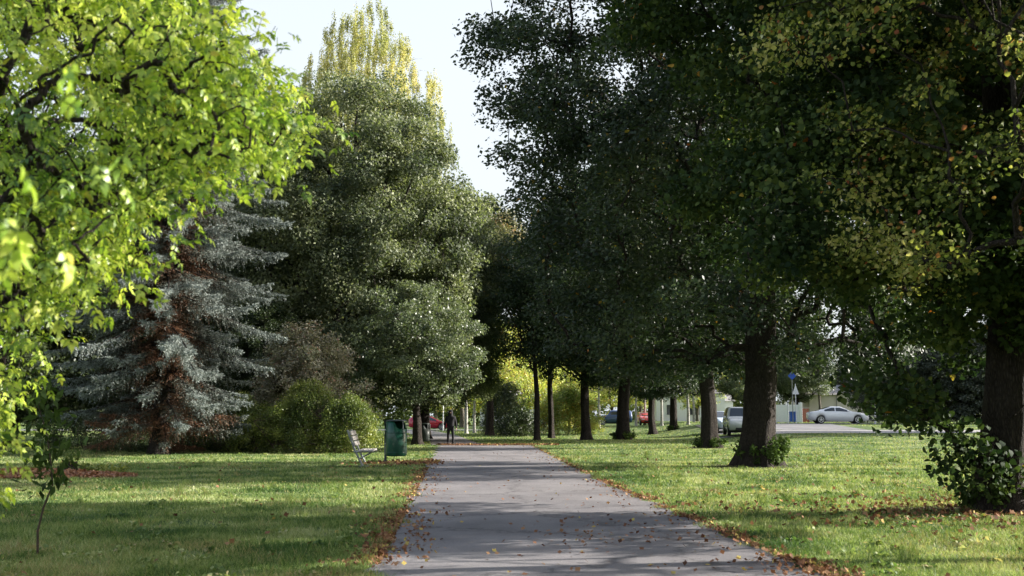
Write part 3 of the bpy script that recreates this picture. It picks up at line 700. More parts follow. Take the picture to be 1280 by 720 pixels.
b5 = bush('shrub', 5, 2.2, 1.4, 1.5, 130, 80, .09, M['dark_leaf'], rc=(.25, .45))
tag(b5, 'low dark shrub under the spruce beside its trunk', 'shrub'); put(b5, 238, 0, 0, 1, None, Y=52)
b6 = bush('shrub', 6, 3.0, 1.4, 1.6, 150, 80, .09, M['dark_leaf'], rc=(.25, .45))
tag(b6, 'low dark shrub row behind the leaf mulch bed', 'shrub'); put(b6, 120, 0, 0, 1, None, Y=53)
shade_shrub = bush('shrub', 12, 2.0, 2.6, 5.4, 380, 110, .09, M['dark_leaf'], rc=(.3, .5))  # unseen shrub, added to shade the lower left foliage and near path
tag(shade_shrub, 'tall shrub added outside the picture on the near right to cast shade', 'shrub'); shade_shrub.location = (7.6, 7.6, 0)
# clipped low hedge in the shade
rng = np.random.default_rng(9)
hc = np.stack([rng.uniform(-17.5, -10.8, 700), rng.uniform(47.6, 48.3, 700), rng.uniform(.05, .3, 700)], 1)
V, F = leaf_cloud(rng, hc, np.full((700, 3), .12), np.full(700, 22), .05)
h_ = link('hedge', np_mesh('hedge', V, F), M['dark_leaf']); tag(h_, 'knee-high dark hedge running behind the spruce trunk', 'hedge')
# far end bushes
GE = 'dark bushes by the path end'
b7 = bush('shrub', 7, 2.6, 2.2, 5.2, 200, 90, .16, M['maple_leaf'], rc=(.45, .8))
tag(b7, 'tall round dark green bush right of the path end', 'shrub', GE); put(b7, 628, 0, 0, .82, None, Y=93)
b8 = bush('shrub', 8, 1.7, 1.4, 2.0, 110, 70, .12, M['dark_leaf'], rc=(.3, .5))
tag(b8, 'low dark bush left of the slim trunks', 'shrub', GE); put(b8, 648, 0, 0, 1, None, Y=84)
b9 = bush('shrub', 9, 3.4, 2, 3.8, 200, 120, .14, M['sunny_leaf'], rc=(.4, .7))
tag(b9, 'sunny loose bush between the slim trunks and the flared trunk', 'shrub'); put(b9, 708, 0, 0, 1, None, Y=96)
GG = 'grey green thicket trees beyond the road on the right'
thk = bush('tree', 10, 4.6, 3.4, 8.2, 480, 130, .18, M['grey_leaf'], rc=(.5, .9), flat=.5, zb=.3)
for o_ in thk.children:
    if o_.name.startswith('stems'): o_.name = 'trunk'
    else: o_.name = 'crown'
tag(thk, 'grey green bushy tree right of the white car, sweeping low to the verge', 'tree', GG); put(thk, 1122, 0, 0, 1, None, Y=101)
for px, Y_, rz, sc, lab in ((1192, 98, 2, 1.05, 'second grey green bushy tree beyond the verge, behind the closest lime'), (1265, 98, 4, 1.15, 'grey green bushy tree at the right edge beyond the verge'),
                            (1340, 96, 5, 1.2, 'grey green bushy tree past the right edge'), (1085, 128, 1, 1.2, 'grey green tree right of the beige building')):
    t_ = copy_tree(thk); tag(t_, lab, 'tree', GG); put(t_, px, 0, rz, sc, None, Y=Y_)
# far wood
rng = np.random.default_rng(77); n = 1500
fx = rng.uniform(-150, 170, n); fy = rng.uniform(175, 200, n); hh = 13 + 3 * np.sin(fx * .11) + 2.5 * np.sin(fx * .31 + 1)
fz = rng.random(n) ** .8 * hh
V, F = leaf_cloud(rng, np.stack([fx, fy, fz], 1), np.full((n, 3), 2.6) * [1, 1, .8], np.full(n, 110), .7)
o = link('woodland', np_mesh('woodland', V, F), M['bush_leaf']); tag(o, 'distant dark band of trees closing off the park', 'woodland', kind='stuff')

# ------------------------------------------------------------------ leaning ash-leaved maple in the left foreground
def ash_tree():
    rng = np.random.default_rng(205); root = empty('ash_tree', (0, 0, 0))
    bx, by = -4.6, 6.2
    k = 9; hs = np.linspace(0, 7.6, k); tr = np.stack([bx + .35 * np.sin(hs * .5), by + .2 * np.sin(hs * .7), hs], 1)
    V0, F0 = loft_trunk(rng, tr, .17 * (1 - hs / 8.6), n=18, flare=.4)
    # twig ends: the lit overhanging canopy, a lower hanging part, and the crown beyond the frame
    T = []
    def edge(py):  # right-hand limit of the canopy by row
        return np.interp(py, [-60, 0, 60, 100, 160, 185, 250, 330, 400, 470, 560, 640], [215, 235, 318, 335, 400, 372, 195, 165, 60, 35, 25, 0])
    cnt = 0
    while cnt < 1350:
        py = rng.uniform(-60, 610); d = rng.uniform(5.2, 9.4); e = edge(py) - 30 * 6 / d
        px = e - abs(rng.normal()) * 175 * (.5 + .5 * (py < 330))
        if px < -160 or (py > 340 and rng.random() < .75): continue
        T.append((ax(px, d), d, up(py, d))); cnt += 1
    for _ in range(520):
        d = rng.uniform(7.5, 10.5); py = rng.uniform(-80, 330); px = rng.uniform(-170, max(60, edge(py) - 110)); T.append((ax(px, d), d, up(py, d)))
    for _ in range(260):   # rest of the crown, outside the frame
        a = rng.random() * 6.28; q = rng.random() ** .5 * 2.4
        T.append((bx - .5 + math.cos(a) * q, by + math.sin(a) * q * 1.2, rng.uniform(2.2, 8.2)))
    T = np.array(T); T[:, 2] = np.maximum(T[:, 2], .45)
    s = np.linspace(0, 1, 26); trf = np.stack([np.interp(s, np.linspace(0, 1, k), tr[:, i]) for i in range(3)], 1)
    PA, par, c_, isT = grow(rng, trf, 6, T, arch=.1, steps=4, climb=.35)
    r_ = np.minimum(.0036 * c_ ** .46, .07); idx = np.arange(len(trf), len(PA)); pi = par[idx]
    ra = np.minimum(np.where(pi < len(trf), r_[idx] * 1.2, r_[pi]), r_[idx] * 1.6)
    V1, F1 = tubes(PA[pi], PA[idx], ra, r_[idx], 7)
    link('trunk', np_mesh('trunk', np.concatenate([V0, V1]), np.concatenate([F0, F1 + len(V0)]), True), M['bark'], root)
    # compound leaves: leaflets with a folded, pointed outline
    out = np.array([(0, 0), (.12, .13), (.38, .24), (.62, .19), (.82, .08), (1, 0), (.82, -.08), (.62, -.19), (.38, -.24), (.12, -.13)])
    LV = []; LF = []; off = 0; stv = []
    def leaflet(b, a, n_, s_):
        nonlocal off
        bb = np.cross(n_, a); cv = rng.uniform(.05, .3)
        P = b + s_ * (out[:, :1] * a + out[:, 1:] * bb * rng.uniform(.85, 1.1)) + n_ * s_ * (np.abs(out[:, 1:]) * .55 - cv * out[:, :1] ** 2 + .04 * rng.normal(size=(10, 1)))
        LV.append(P)
        # two halves along the midrib (0 .. 5)
        LF.append(np.array([(0, 1, 2, 9), (9, 2, 3, 8), (8, 3, 4, 7), (7, 4, 5, 6)]) * 0)
        off += 10
    def compound(p, a, s_):
        a = unit(a); n_ = unit(np.array([0, 0, 1.0]) + rng.normal(size=3) * .45); n_ = unit(n_ - a * (n_ @ a)); sd_ = np.cross(n_, a)
        L_ = s_ * 1.7
        stv.append((p, p + a * L_ * .98 - n_ * .0))
        leaflet(p + a * L_ * .95, unit(a - n_ * .25), n_, s_ * 1.05)
        for f in (.45, .8):
            for g_ in (-1, 1):
                aa = unit(a * .55 + sd_ * g_ + rng.normal(size=3) * .12 - np.array([0, 0, .35])); nn = unit(n_ - aa * (n_ @ aa))
                leaflet(p + a * L_ * f, aa, nn, s_ * rng.uniform(.75, 1))
    for i, p in enumerate(T):
        for _ in range(int(rng.integers(5, 9))):
            a = rng.normal(size=3) * .8; a[2] -= .55; a[0] += .25
            compound(p + rng.normal(size=3) * .13, a, rng.uniform(.034, .06))
    # a few twigs hanging close to the lens, well out of focus
    for (px, py, d) in ((20, 290, 2.6), (-8, 235, 2.5), (68, 78, 2.9), (50, 310, 2.8), (120, 210, 3.4)):
        b = np.array((ax(px, d), d, up(py, d)))
        for _ in range(3):
            a = rng.normal(size=3) * .5; a[2] -= .9
            compound(b + rng.normal(size=3) * .04, a, rng.uniform(.045, .055))
        stv.append((b, b + np.array([-.9, .25, .5])))
    n = len(LV); V = np.concatenate(LV)
    q = np.array([(0, 1, 2, 9), (9, 2, 3, 8), (8, 3, 4, 7), (7, 4, 5, 6)])
    F = (np.arange(n) * 10)[:, None, None] + q[None]
    cr = link('crown', np_mesh('crown', V, F.reshape(-1, 4)), M['ash_leaf'], root)
    a = np.array([x for x, _ in stv]); b = np.array([y for _, y in stv])
    V, F = tubes(a, b, np.full(len(a), .0022), np.full(len(a), .0012), 3)
    link('leaf_stalks', np_mesh('leaf_stalks', V, F), M['shoot_leaf'], cr)
    tag(root, 'ash-leaved maple overhanging the left foreground with bright yellow green leaves', 'tree')
ash_tree()
# sapling with thin bare stem below it
rng = np.random.default_rng(31)
sx, sy = gd(47, 693)
sp = empty('sapling', (sx, sy, 0))
line = np.array([(0, 0, 0), (-.01, 0, .25), (.04, 0, .5), (.13, 0, .75), (.1, 0, 1.0), (.02, .05, 1.3), (-.1, .05, 1.65)])
V, F = tubes(line[:-1], line[1:], np.linspace(.014, .008, 6), np.linspace(.013, .006, 6), 7); link('stem', np_mesh('stem', V, F), M['twig'], sp)
C = np.concatenate([line[3:] + rng.normal(size=(4, 3)) * .1 for _ in range(7)]); C[:, 2] += .1
V, F = leaf_cloud(rng, C, np.full((len(C), 3), .2), np.full(len(C), 9), .14, droop=.9, upb=.5, aspect=.42)
link('foliage', np_mesh('foliage', V, F), M['shoot_leaf'], sp)
tag(sp, 'little sapling with a thin crooked stem at the lower left', 'sapling')

# ------------------------------------------------------------------ grass, fallen leaves
rng = np.random.default_rng(51)
def on_path(x, y, m=0.0):
    l = np.where(y < 59, path_l(y), np.interp(y, [59, 64, 69, 85, 110, 140], [-4.1, -4.6, -4.85, -6.9, -10.5, -17])); r_ = np.where(y < 59, path_r(y), np.interp(y, [59, 64, 69, 85, 110, 140], [-1.0, -1.95, -2.4, -3.9, -7, -12.5]))
    return (x > l + m) & (x < r_ - m)
n = 760000
u = rng.random(n); y0, y1 = 8.5, 118.0; pw = -.75
y = (y0 ** pw + u * (y1 ** pw - y0 ** pw)) ** (1 / pw)
x = rng.uniform(-1, 1, n) * (y * .49 + 1.5)
edge = rng.normal(size=n) * .05 + .1 * np.sin(y * 2.3 + x) + .07 * np.sin(y * 5.7)
mul = ((x + 16.5) / 4.7) ** 2 + ((y - 29.5) / 1.3) ** 2 < 1
k = ~on_path(x + edge, y) & ~((y > 58.2) & (y < 59.6) & (x > -3.4) & (x < 2.2)) & (np.hypot(x - lime_near.location[0], y - lime_near.location[1]) > .9 * rng.random(n) + .6)
k &= ~((x > 11.5 + (y - 71) * 1.2) & (y > 71) & (y < 76.6)) & ~((x > 13.5) & (x < 26) & (y > 76.6) & (y < 99)) & ~((x > 19) & (y > 90) & (y < 99)) & ~((x < -3) & (y > 117))
patch = np.sin(x * 1.9 + 2 * np.sin(y * .8)) * np.sin(y * 1.5 + 2 * np.sin(x * .6)) + .5 * np.sin(x * 5 + y * 3); k &= rng.random(n) > np.clip(patch - .55, 0, .9)
k &= ~((((x + 12.3) / 2.9) ** 2 + ((y - 28.6) / 1.1) ** 2) < rng.uniform(.6, 1.1, n))
x, y = x[k], y[k]; n = len(x)
cl = np.sin(x * 1.3 + np.sin(y * .9)) * np.sin(y * 1.1 + np.sin(x * .7)) * .5 + .5
hgt = rng.uniform(.025, .06, n) * (.6 + .8 * cl) * np.where(rng.random(n) < .02, 1.9, 1) * np.interp(y, [8, 40, 118], [1, 1.1, 1.7]); wd = .0035 * (y / 9) ** .9 * rng.uniform(.7, 1.3, n)
a = rng.random(n) * 2 * PI; b = np.stack([np.cos(a), np.sin(a), 0 * a], 1); P = np.stack([x, y, hz(x, y)], 1)
ln = rng.normal(size=(n, 2)) * .55 * hgt[:, None]
tip = P + np.stack([ln[:, 0], ln[:, 1], hgt], 1)
V = np.stack([P - b * wd[:, None], P + b * wd[:, None], tip], 1).reshape(-1, 3)
o = link('grass', np_mesh('grass', V, np.arange(3 * n).reshape(n, 3)), M['grass']); tag(o, 'short patchy lawn grass on both sides of the path', 'grass', kind='stuff')

nw_ = 420; wy = (9.5 ** -.6 + rng.random(nw_) * (45 ** -.6 - 9.5 ** -.6)) ** (1 / -.6); wx = rng.uniform(-1, 1, nw_) * (wy * .46 + 1)
kk = ~on_path(wx, wy, -.15); wx, wy = wx[kk], wy[kk]; nw_ = len(wx)
V1, F1 = leaf_cloud(rng, np.stack([wx, wy, hz(wx, wy) + .03], 1), np.full((nw_, 3), .13) * rng.uniform(.5, 1.4, (nw_, 1)) * [1, 1, .35], rng.integers(12, 40, nw_), .06, droop=-.1, upb=.9, fine=True)
nt_ = 700; ty = (9.5 ** -.6 + rng.random(nt_) * (50 ** -.6 - 9.5 ** -.6)) ** (1 / -.6); tx = rng.uniform(-1, 1, nt_) * (ty * .46 + 1); kk = ~on_path(tx, ty, .0); tx, ty = tx[kk], ty[kk]
ii = np.repeat(np.arange(len(tx)), 26); m_ = len(ii); P0 = np.stack([tx[ii], ty[ii], hz(tx[ii], ty[ii])], 1) + rng.normal(size=(m_, 3)) * [.045, .045, 0]
hh_ = rng.uniform(.06, .14, m_); T1 = P0 + np.stack([rng.normal(size=m_) * .05, rng.normal(size=m_) * .05, hh_], 1); ww = np.stack([np.full(m_, .004), np.zeros(m_), np.zeros(m_)], 1) * (ty[ii][:, None] / 12) ** .7
V2 = np.stack([P0 - ww, P0 + ww, T1 + ww * .2, T1 - ww * .2], 1).reshape(-1, 3)
o = link('weeds', np_mesh('weeds', np.concatenate([V1, V2]), np.concatenate([F1, np.arange(4 * m_).reshape(m_, 4) + len(V1)])), M['grass']); tag(o, 'clover, dandelion rosettes and longer tufts dotted through the lawn', 'weeds', kind='stuff')

def litter(name, label, pos, size, mat, seed, lift=.012, flat=.45):
    rng = np.random.default_rng(seed); n = len(pos)
    out = np.array([(-.5, 0), (-.15, .3), (.12, .5), (.2, .22), (.55, .05), (.22, -.24), (.1, -.48), (-.2, -.28)])
    N = unit(rng.normal(size=(n, 3)) * flat + [0, 0, 1]); A = unit(np.cross(N, rng.normal(size=(n, 3)))); B = np.cross(N, A)
    s = (size * rng.uniform(.6, 1.35, n))[:, None, None]; curl = rng.uniform(-.1, .45, n)[:, None, None]
    o_ = out[None]
    V = pos[:, None] + s * (o_[..., :1] * A[:, None] + o_[..., 1:] * B[:, None] + N[:, None] * curl * (o_[..., :1] ** 2 + o_[..., 1:] ** 2))
    V[..., 2] += lift - np.minimum(0, V[..., 2].min(1) - pos[:, 2])[:, None] * .8
    ob = link(name, np_mesh(name, V.reshape(-1, 3), np.arange(8 * n).reshape(n, 8)), mat)
    tag(ob, label, 'leaves', kind='stuff'); return ob
rng = np.random.default_rng(52)
def edge_leaves(n, side, y0, y1, sg, off):
    y = (y0 ** -.6 + rng.random(n) * (y1 ** -.6 - y0 ** -.6)) ** (1 / -.6)
    e = path_l(y) if side < 0 else path_r(y)
    keep = rng.random(n) < np.clip(.5 + .75 * np.sin(y * .9 + side + np.sin(y * 2.1)) * np.sin(y * .37 + 1), .06, 1)
    x = e + side * (off + np.abs(rng.normal(size=n)) * sg * (1 + .4 * np.sin(y * 1.3))) - side * (rng.random(n) < .2) * np.abs(rng.normal(size=n)) * .35
    return np.stack([x, y, hz(x, y) + .012], 1)[keep]
le = edge_leaves(7000, -1, 9, 40, .2, -.08); re_ = edge_leaves(5200, 1, 9, 58, .14, -.08)
litter('fallen_leaves', 'orange brown fallen leaves piled along both edges of the path', np.concatenate([le, re_]), .052, M['dry_leaf'], 1, flat=.6)
n = 330; y = (9.0 ** -.5 + rng.random(n) * (50 ** -.5 - 9.0 ** -.5)) ** -2; tt = rng.random(n); tt = np.where(rng.random(n) < .45, 1 - np.abs(rng.normal(size=n)) * .28, tt).clip(0.02, .98)
x = path_l(y) + tt * (path_r(y) - path_l(y)); n2 = 110
pa = np.stack([x, y, np.full(n, .012)], 1); pb = np.stack([rng.normal(1.1, .45, n2), rng.normal(14.5, 1.2, n2), np.full(n2, .012)], 1)
litter('fallen_leaves', 'scattered dry leaves lying on the asphalt path', np.concatenate([pa, pb]), .055, M['dry_leaf'], 2, flat=.35)
n = 3400; a = rng.random(n) * 6.28; q = np.abs(rng.normal(size=n)) * 2.6; lx, ly = lime_near.location[0], lime_near.location[1]
x = lx + .6 + np.cos(a) * q * 1.1; y = ly + np.sin(a) * q - .4; n3 = 350
x2 = rng.uniform(1.5, 14, n3); y2 = rng.uniform(10, 45, n3) ; x3 = rng.uniform(-12, -1.5, 200); y3 = rng.uniform(10, 36, 200)
x = np.concatenate([x, x2, x3]); y = np.concatenate([y, y2, y3]); k = ~on_path(x, y)
litter('fallen_leaves', 'brown and yellow leaves strewn on the lawn below the limes', np.stack([x, y, hz(x, y) + .03], 1)[k], .07, M['dry_leaf'], 3, flat=.6)
n = 1500; x = rng.uniform(-3.9, 2.4, n); y = 58.9 + rng.normal(size=n) * (.25 + .3 * np.sin(x * 1.7) ** 2) + .25 * np.sin(x * 1.2)
x4 = rng.normal(-3.2, .8, 700); y4 = rng.normal(36.4, .8, 700); k4 = x4 < path_l(y4) + .5
litter('fallen_leaves', 'line of brown leaves across the path where it narrows and by the near bin', np.stack([np.concatenate([x, x4[k4]]), np.concatenate([y, y4[k4]]), np.full(n + k4.sum(), .02)], 1), .085, M['dry_leaf'], 4, flat=.7)

# leaf mulch bed with a stump and low plants
rng = np.random.default_rng(61)
n = 7000; a = rng.random(n) * 6.28; q = rng.random(n) ** .5
x = -12.3 + np.cos(a) * q * 3.0; y = 28.6 + np.sin(a) * q * 1.15; z = .16 * (1 - q ** 2) * rng.random(n)
litter('leaf_mulch', 'low mound of rusty leaf mulch on the left lawn', np.stack([x, y, z], 1), .085, M['mulch_leaf'], 5, flat=.8)
n = 60; C = np.stack([rng.uniform(-12.6, -9.8, n), rng.uniform(29.6, 30.3, n), rng.uniform(.04, .2, n)], 1)
V, F = leaf_cloud(rng, C, np.full((n, 3), .13), np.full(n, 22), .09, upb=.9)
o = link('bedding_plants', np_mesh('bedding_plants', V, F), M['bush_leaf']); tag(o, 'low yellow green bedding plants behind the leaf mulch', 'plants', kind='stuff')
st = empty('tree_stump', (*gd(88, 594), 0))
rng_ = np.random.default_rng(5)
V, F = loft_trunk(rng_, np.array([(0, 0, 0), (0, 0, .18), (.01, 0, .34)]), np.array([.15, .145, .14]), n=20, flare=.3)
link('trunk', np_mesh('trunk', V, F, True), M['bark'], st)
mb = MB(); mb.lathe([(.001, .345), (.07, .347), (.142, .338)], 20, (.01, 0, 0)); mb.build('cut_top', plain('cut_wood', (.2, .13, .08), .8), st)
V, F = leaf_cloud(rng_, rng_.normal(size=(14, 3)) * [.1, .1, .06] + [0, 0, .45], np.full((14, 3), .1), np.full(14, 14), .07)
link('foliage', np_mesh('foliage', V, F), M['bush_leaf'], st)
tag(st, 'short dark tree stump with green sprouts in the leaf mulch', 'tree stump')

# ------------------------------------------------------------------ benches and bins
M['plank'] = plain('weathered_plank', (.5, .46, .42), .6, var=.25, nscale=5)
M['dark_steel'] = plain('dark_steel', (.06, .065, .07), .45, metal=.5)
M['galv'] = plain('galvanised_steel', (.32, .34, .35), .45, metal=.6)
M['bin_green'] = plain('green_bin_paint', (.005, .062, .036), .35, var=.2, nscale=3, coat=.3)
M['bin_dark'] = plain('dark_bin_paint', (.02, .03, .025), .45, var=.2)
M['black'] = plain('black_rubber', (.02, .02, .022), .8)
def bench(name, loc, rz, label, plank):
    # local axes: length along Y, the sitter faces +X
    root = empty(name, loc, rz); L2 = .9
    for k_ in range(3):
        mb = MB(); mb.box((.08 + .155 * k_, 0, .475), (.125, 2 * L2, .04)); mb.build('seat_plank', plank, root, bevel=.008)
    ang = math.atan2(.22, .62)
    for k_ in range(3):
        t = .14 + .165 * k_; x_ = -.06 - math.sin(ang) * t; z_ = .5 + math.cos(ang) * t + .05
        mb = MB(); mb.box((x_, 0, z_), (.035, 2 * L2, .13), Matrix.Rotation(-ang, 3, 'Y')); mb.build('backrest_plank', plank, root, bevel=.008)
    for s_ in (-1, 1):
        mb = MB(); yy = s_ * (L2 - .25)
        mb.tube([(-.33, yy, 1.08), (-.09, yy, .47), (.16, yy, -.02)], .03, 8)
        mb.tube([(-.13, yy, .44), (.47, yy, .44)], .025, 8)
        mb.tube([(.02, yy, .22), (.4, yy, .43)], .02, 8)
        mb.box((.17, yy, .015), (.3, .09, .03))
        mb.build('side_frame', M['galv'], root)
    return tag(root, label, 'bench', 'park benches facing the path')
bench('park_bench', (-4.62, 34.9, 0), R(3), 'weathered grey slatted park bench next to the green bin', M['plank'])
bench('park_bench', (-5.75, 58.6, 0), R(3), 'shaded dark park bench under the small maple', plain('shaded_plank', (.1, .085, .07), .7, var=.25))  # shade on the far bench is put into its darker plank colour

def litter_bin(name, loc, rz, label, paint, h=1.12, r_=.34, z0=.22):
    root = empty(name, loc, rz)
    mb = MB(); n = 36; vs = []; fs = []
    # drum: back two thirds rises to a hood, the front is cut away to a lower rim
    prof = [(.86, 0), (.97, .025), (1, .06), (1, .5), (1, 1.0)]
    for j, (f, t) in enumerate(prof):
        for k_ in range(n):
            a = 2 * PI * k_ / n; front = sst(.15, .75, math.cos(a))
            top = h - .26 * front; hh = t * (top if t > .2 else 1.0) if t > .2 else t
            vs.append((math.cos(a) * r_ * f, math.sin(a) * r_ * f, z0 + float(hh)))
    for i in range(len(prof) - 1):
        for k_ in range(n): fs.append((i * n + k_, i * n + (k_ + 1) % n, (i + 1) * n + (k_ + 1) % n, (i + 1) * n + k_))
    fs.append(tuple(range(n - 1, -1, -1)))
    mb.add(vs, fs); b = mb.build('drum', paint, root, True)
    sm = b.modifiers.new('wall', 'SOLIDIFY'); sm.thickness = .012; sm.offset = -1
    mb = MB(); mb.lathe([(0.001, .03), (r_ * .7, .022), (r_ * 1.03, 0), (r_ * 1.03, -.03), (r_ * .98, -.03)], n, (0, 0, z0 + h + .02)); mb.build('lid', M['bin_dark'], root, True)
    for s_ in (-.12, .12):
        mb = MB(); mb.tube([(r_ * .93, s_, z0 + h - .25), (r_ * .93, s_, z0 + h)], .012, 8); mb.build('lid_support', M['galv'], root)
    mb = MB(); mb.tube([(-r_ - .06, 0, -.05), (-r_ - .06, 0, z0 + h + .04)], .04, 12); mb.build('post', M['dark_steel'], root, True)
    for zz in (.35, .75):
        mb = MB(); mb.box((-r_ - .02, 0, z0 + zz * h), (.08, .1, .04)); mb.build('bracket', M['galv'], root)
    for zz in (.12, .98 * h * .68):
        mb = MB(); mb.lathe([(r_ * 1.0, -.012), (r_ * 1.02, -.012), (r_ * 1.02, .012), (r_ * 1.0, .012)], n, (0, 0, z0 + zz)); mb.build('band', paint, root, True)
    return tag(root, label, 'litter bin', 'round litter bins on posts')
litter_bin('litter_bin', (-3.72, 36.9, 0), R(-25), 'glossy green round litter bin on a post beside the near bench', M['bin_green'])
litter_bin('litter_bin', (-4.72, 62.0, 0), R(-25), 'dark litter bin by the far bench, under the small maple', M['bin_dark'], h=.92, r_=.28, z0=.15)

# ------------------------------------------------------------------ walking person
def skin_mesh(name, nodes, edges, mat, parent, sub=2, root_i=0):
    me = bpy.data.meshes.new(name); me.from_pydata([q[0] for q in nodes], edges, []); me.update()
    o = bpy.data.objects.new(name, me); COL.objects.link(o); o.parent = parent
    md = o.modifiers.new('skin', 'SKIN'); md.use_smooth_shade = True
    for i, q in enumerate(nodes):
        r_ = q[1]; sv = me.skin_vertices[0].data[i]; sv.radius = r_ if isinstance(r_, tuple) else (r_, r_); sv.use_root = (i == root_i)
    ss = o.modifiers.new('smooth', 'SUBSURF'); ss.levels = sub; ss.render_levels = sub
    me.materials.append(mat); return o
px_, py_ = gd(563, 556.5)
pr = empty('person', (px_, py_, 0), R(4))
M['skin'] = plain('skin', (.3, .18, .13), .5, var=.06); M['jacket'] = plain('jacket_cloth', (.008, .008, .011), .85, var=.3, nscale=20, bump=.3)
M['trousers'] = plain('trouser_cloth', (.01, .01, .014), .9, var=.3, nscale=20, bump=.3); M['shoe'] = plain('shoe_leather', (.015, .013, .012), .5)
# facing the camera (-Y), left leg forward in mid-stride
N = [((0, 0, .98), .12), ((0, 0, 1.2), .13), ((0, 0, 1.4), .12), ((0, -.01, 1.5), .055), ((0, -.02, 1.58), .07), ((0, -.03, 1.68), .088), ((0, -.02, 1.74), .06),
     ((.11, 0, .92), .085), ((.13, -.1, .52), .058), ((.13, -.16, .1), .04), ((-.11, 0, .92), .085), ((-.12, .05, .5), .056), ((-.12, .22, .13), .038)]
E = [(0, 1), (1, 2), (2, 3), (3, 4), (4, 5), (5, 6), (0, 7), (7, 8), (8, 9), (0, 10), (10, 11), (11, 12)]
for s_, hy in ((1, .05), (-1, -.04)):
    i0 = len(N)
    N += [((s_ * .18, 0, 1.42), .055), ((s_ * .26, .02, 1.15), .042), ((s_ * .3, hy - .03, .9), .028), ((s_ * .3, hy - .04, .83), (.036, .02))]
    E += [(2, i0), (i0, i0 + 1), (i0 + 1, i0 + 2), (i0 + 2, i0 + 3)]
    for k_, (dy_, l_) in enumerate(((-.035, .075), (-.012, .09), (.012, .085), (.033, .065))):
        j = len(N); N += [((s_ * .3, hy - .04 + dy_, .79), .010), ((s_ * .295, hy - .045 + dy_, .79 - l_ * .5), .0095), ((s_ * .285, hy - .05 + dy_, .79 - l_), .008)]
        E += [(i0 + 3, j), (j, j + 1), (j + 1, j + 2)]
    j = len(N); N += [((s_ * .285, hy - .085, .83), .011), ((s_ * .275, hy - .105, .79), .009)]; E += [(i0 + 2, j), (j, j + 1)]
body = skin_mesh('body', N, E, M['skin'], pr)
hd = MB(); hd.tube([(0, -.112, 1.685), (0, -.135, 1.655), (0, -.112, 1.645)], [.008, .014, .008], 8); hd.build('nose', M['skin'], body, True)
for s_ in (-1, 1):
    e_ = MB(); e_.lathe([(.001, -.012), (.012, -.004), (.012, .004), (.001, .012)], 10, (s_ * .032, -.104, 1.69)); e_.build('eye', M['shoe'], body, True)
e_ = MB(); e_.box((0, -.108, 1.615), (.045, .01, .01)); e_.build('mouth', plain('lips', (.3, .1, .09), .5), body)
J = [((0, 0, .82), (.22, .16)), ((0, 0, 1.05), (.21, .16)), ((0, 0, 1.3), (.23, .17)), ((0, 0, 1.44), (.17, .13)), ((0, .0, 1.52), (.11, .11)), ((0, .02, 1.64), (.14, .13)), ((0, .025, 1.75), (.13, .125)), ((0, .01, 1.82), (.09, .085))]
JE = [(0, 1), (1, 2), (2, 3), (3, 4), (4, 5), (5, 6), (6, 7)]
for s_, hy in ((1, .05), (-1, -.04)):
    i0 = len(J); J += [((s_ * .2, 0, 1.42), .085), ((s_ * .27, .02, 1.15), .07), ((s_ * .305, hy - .025, .92), .052), ((s_ * .305, hy - .03, .87), .048)]
    JE += [(3, i0), (i0, i0 + 1), (i0 + 1, i0 + 2), (i0 + 2, i0 + 3)]
jk = skin_mesh('hooded_jacket', J, JE, M['jacket'], pr)
T_ = [((0, 0, .93), .14), ((.1, 0, .88), .105), ((.13, -.1, .52), .075), ((.13, -.16, .09), .062), ((-.1, 0, .88), .105), ((-.12, .05, .5), .074), ((-.12, .21, .13), .06)]
skin_mesh('trousers', T_, [(0, 1), (1, 2), (2, 3), (0, 4), (4, 5), (5, 6)], M['trousers'], pr)
for sx_, sy_, tz in ((.13, -.2, 0), (-.12, .17, 1)):
    skin_mesh('shoe', [((sx_, sy_ + .05, .075 + .04 * tz), .048), ((sx_, sy_ - .06, .05), .042), ((sx_, sy_ - .15, .035), .035)], [(0, 1), (1, 2)], M['shoe'], pr)
tag(pr, 'person in dark hooded jacket and dark trousers walking along the path', 'person')

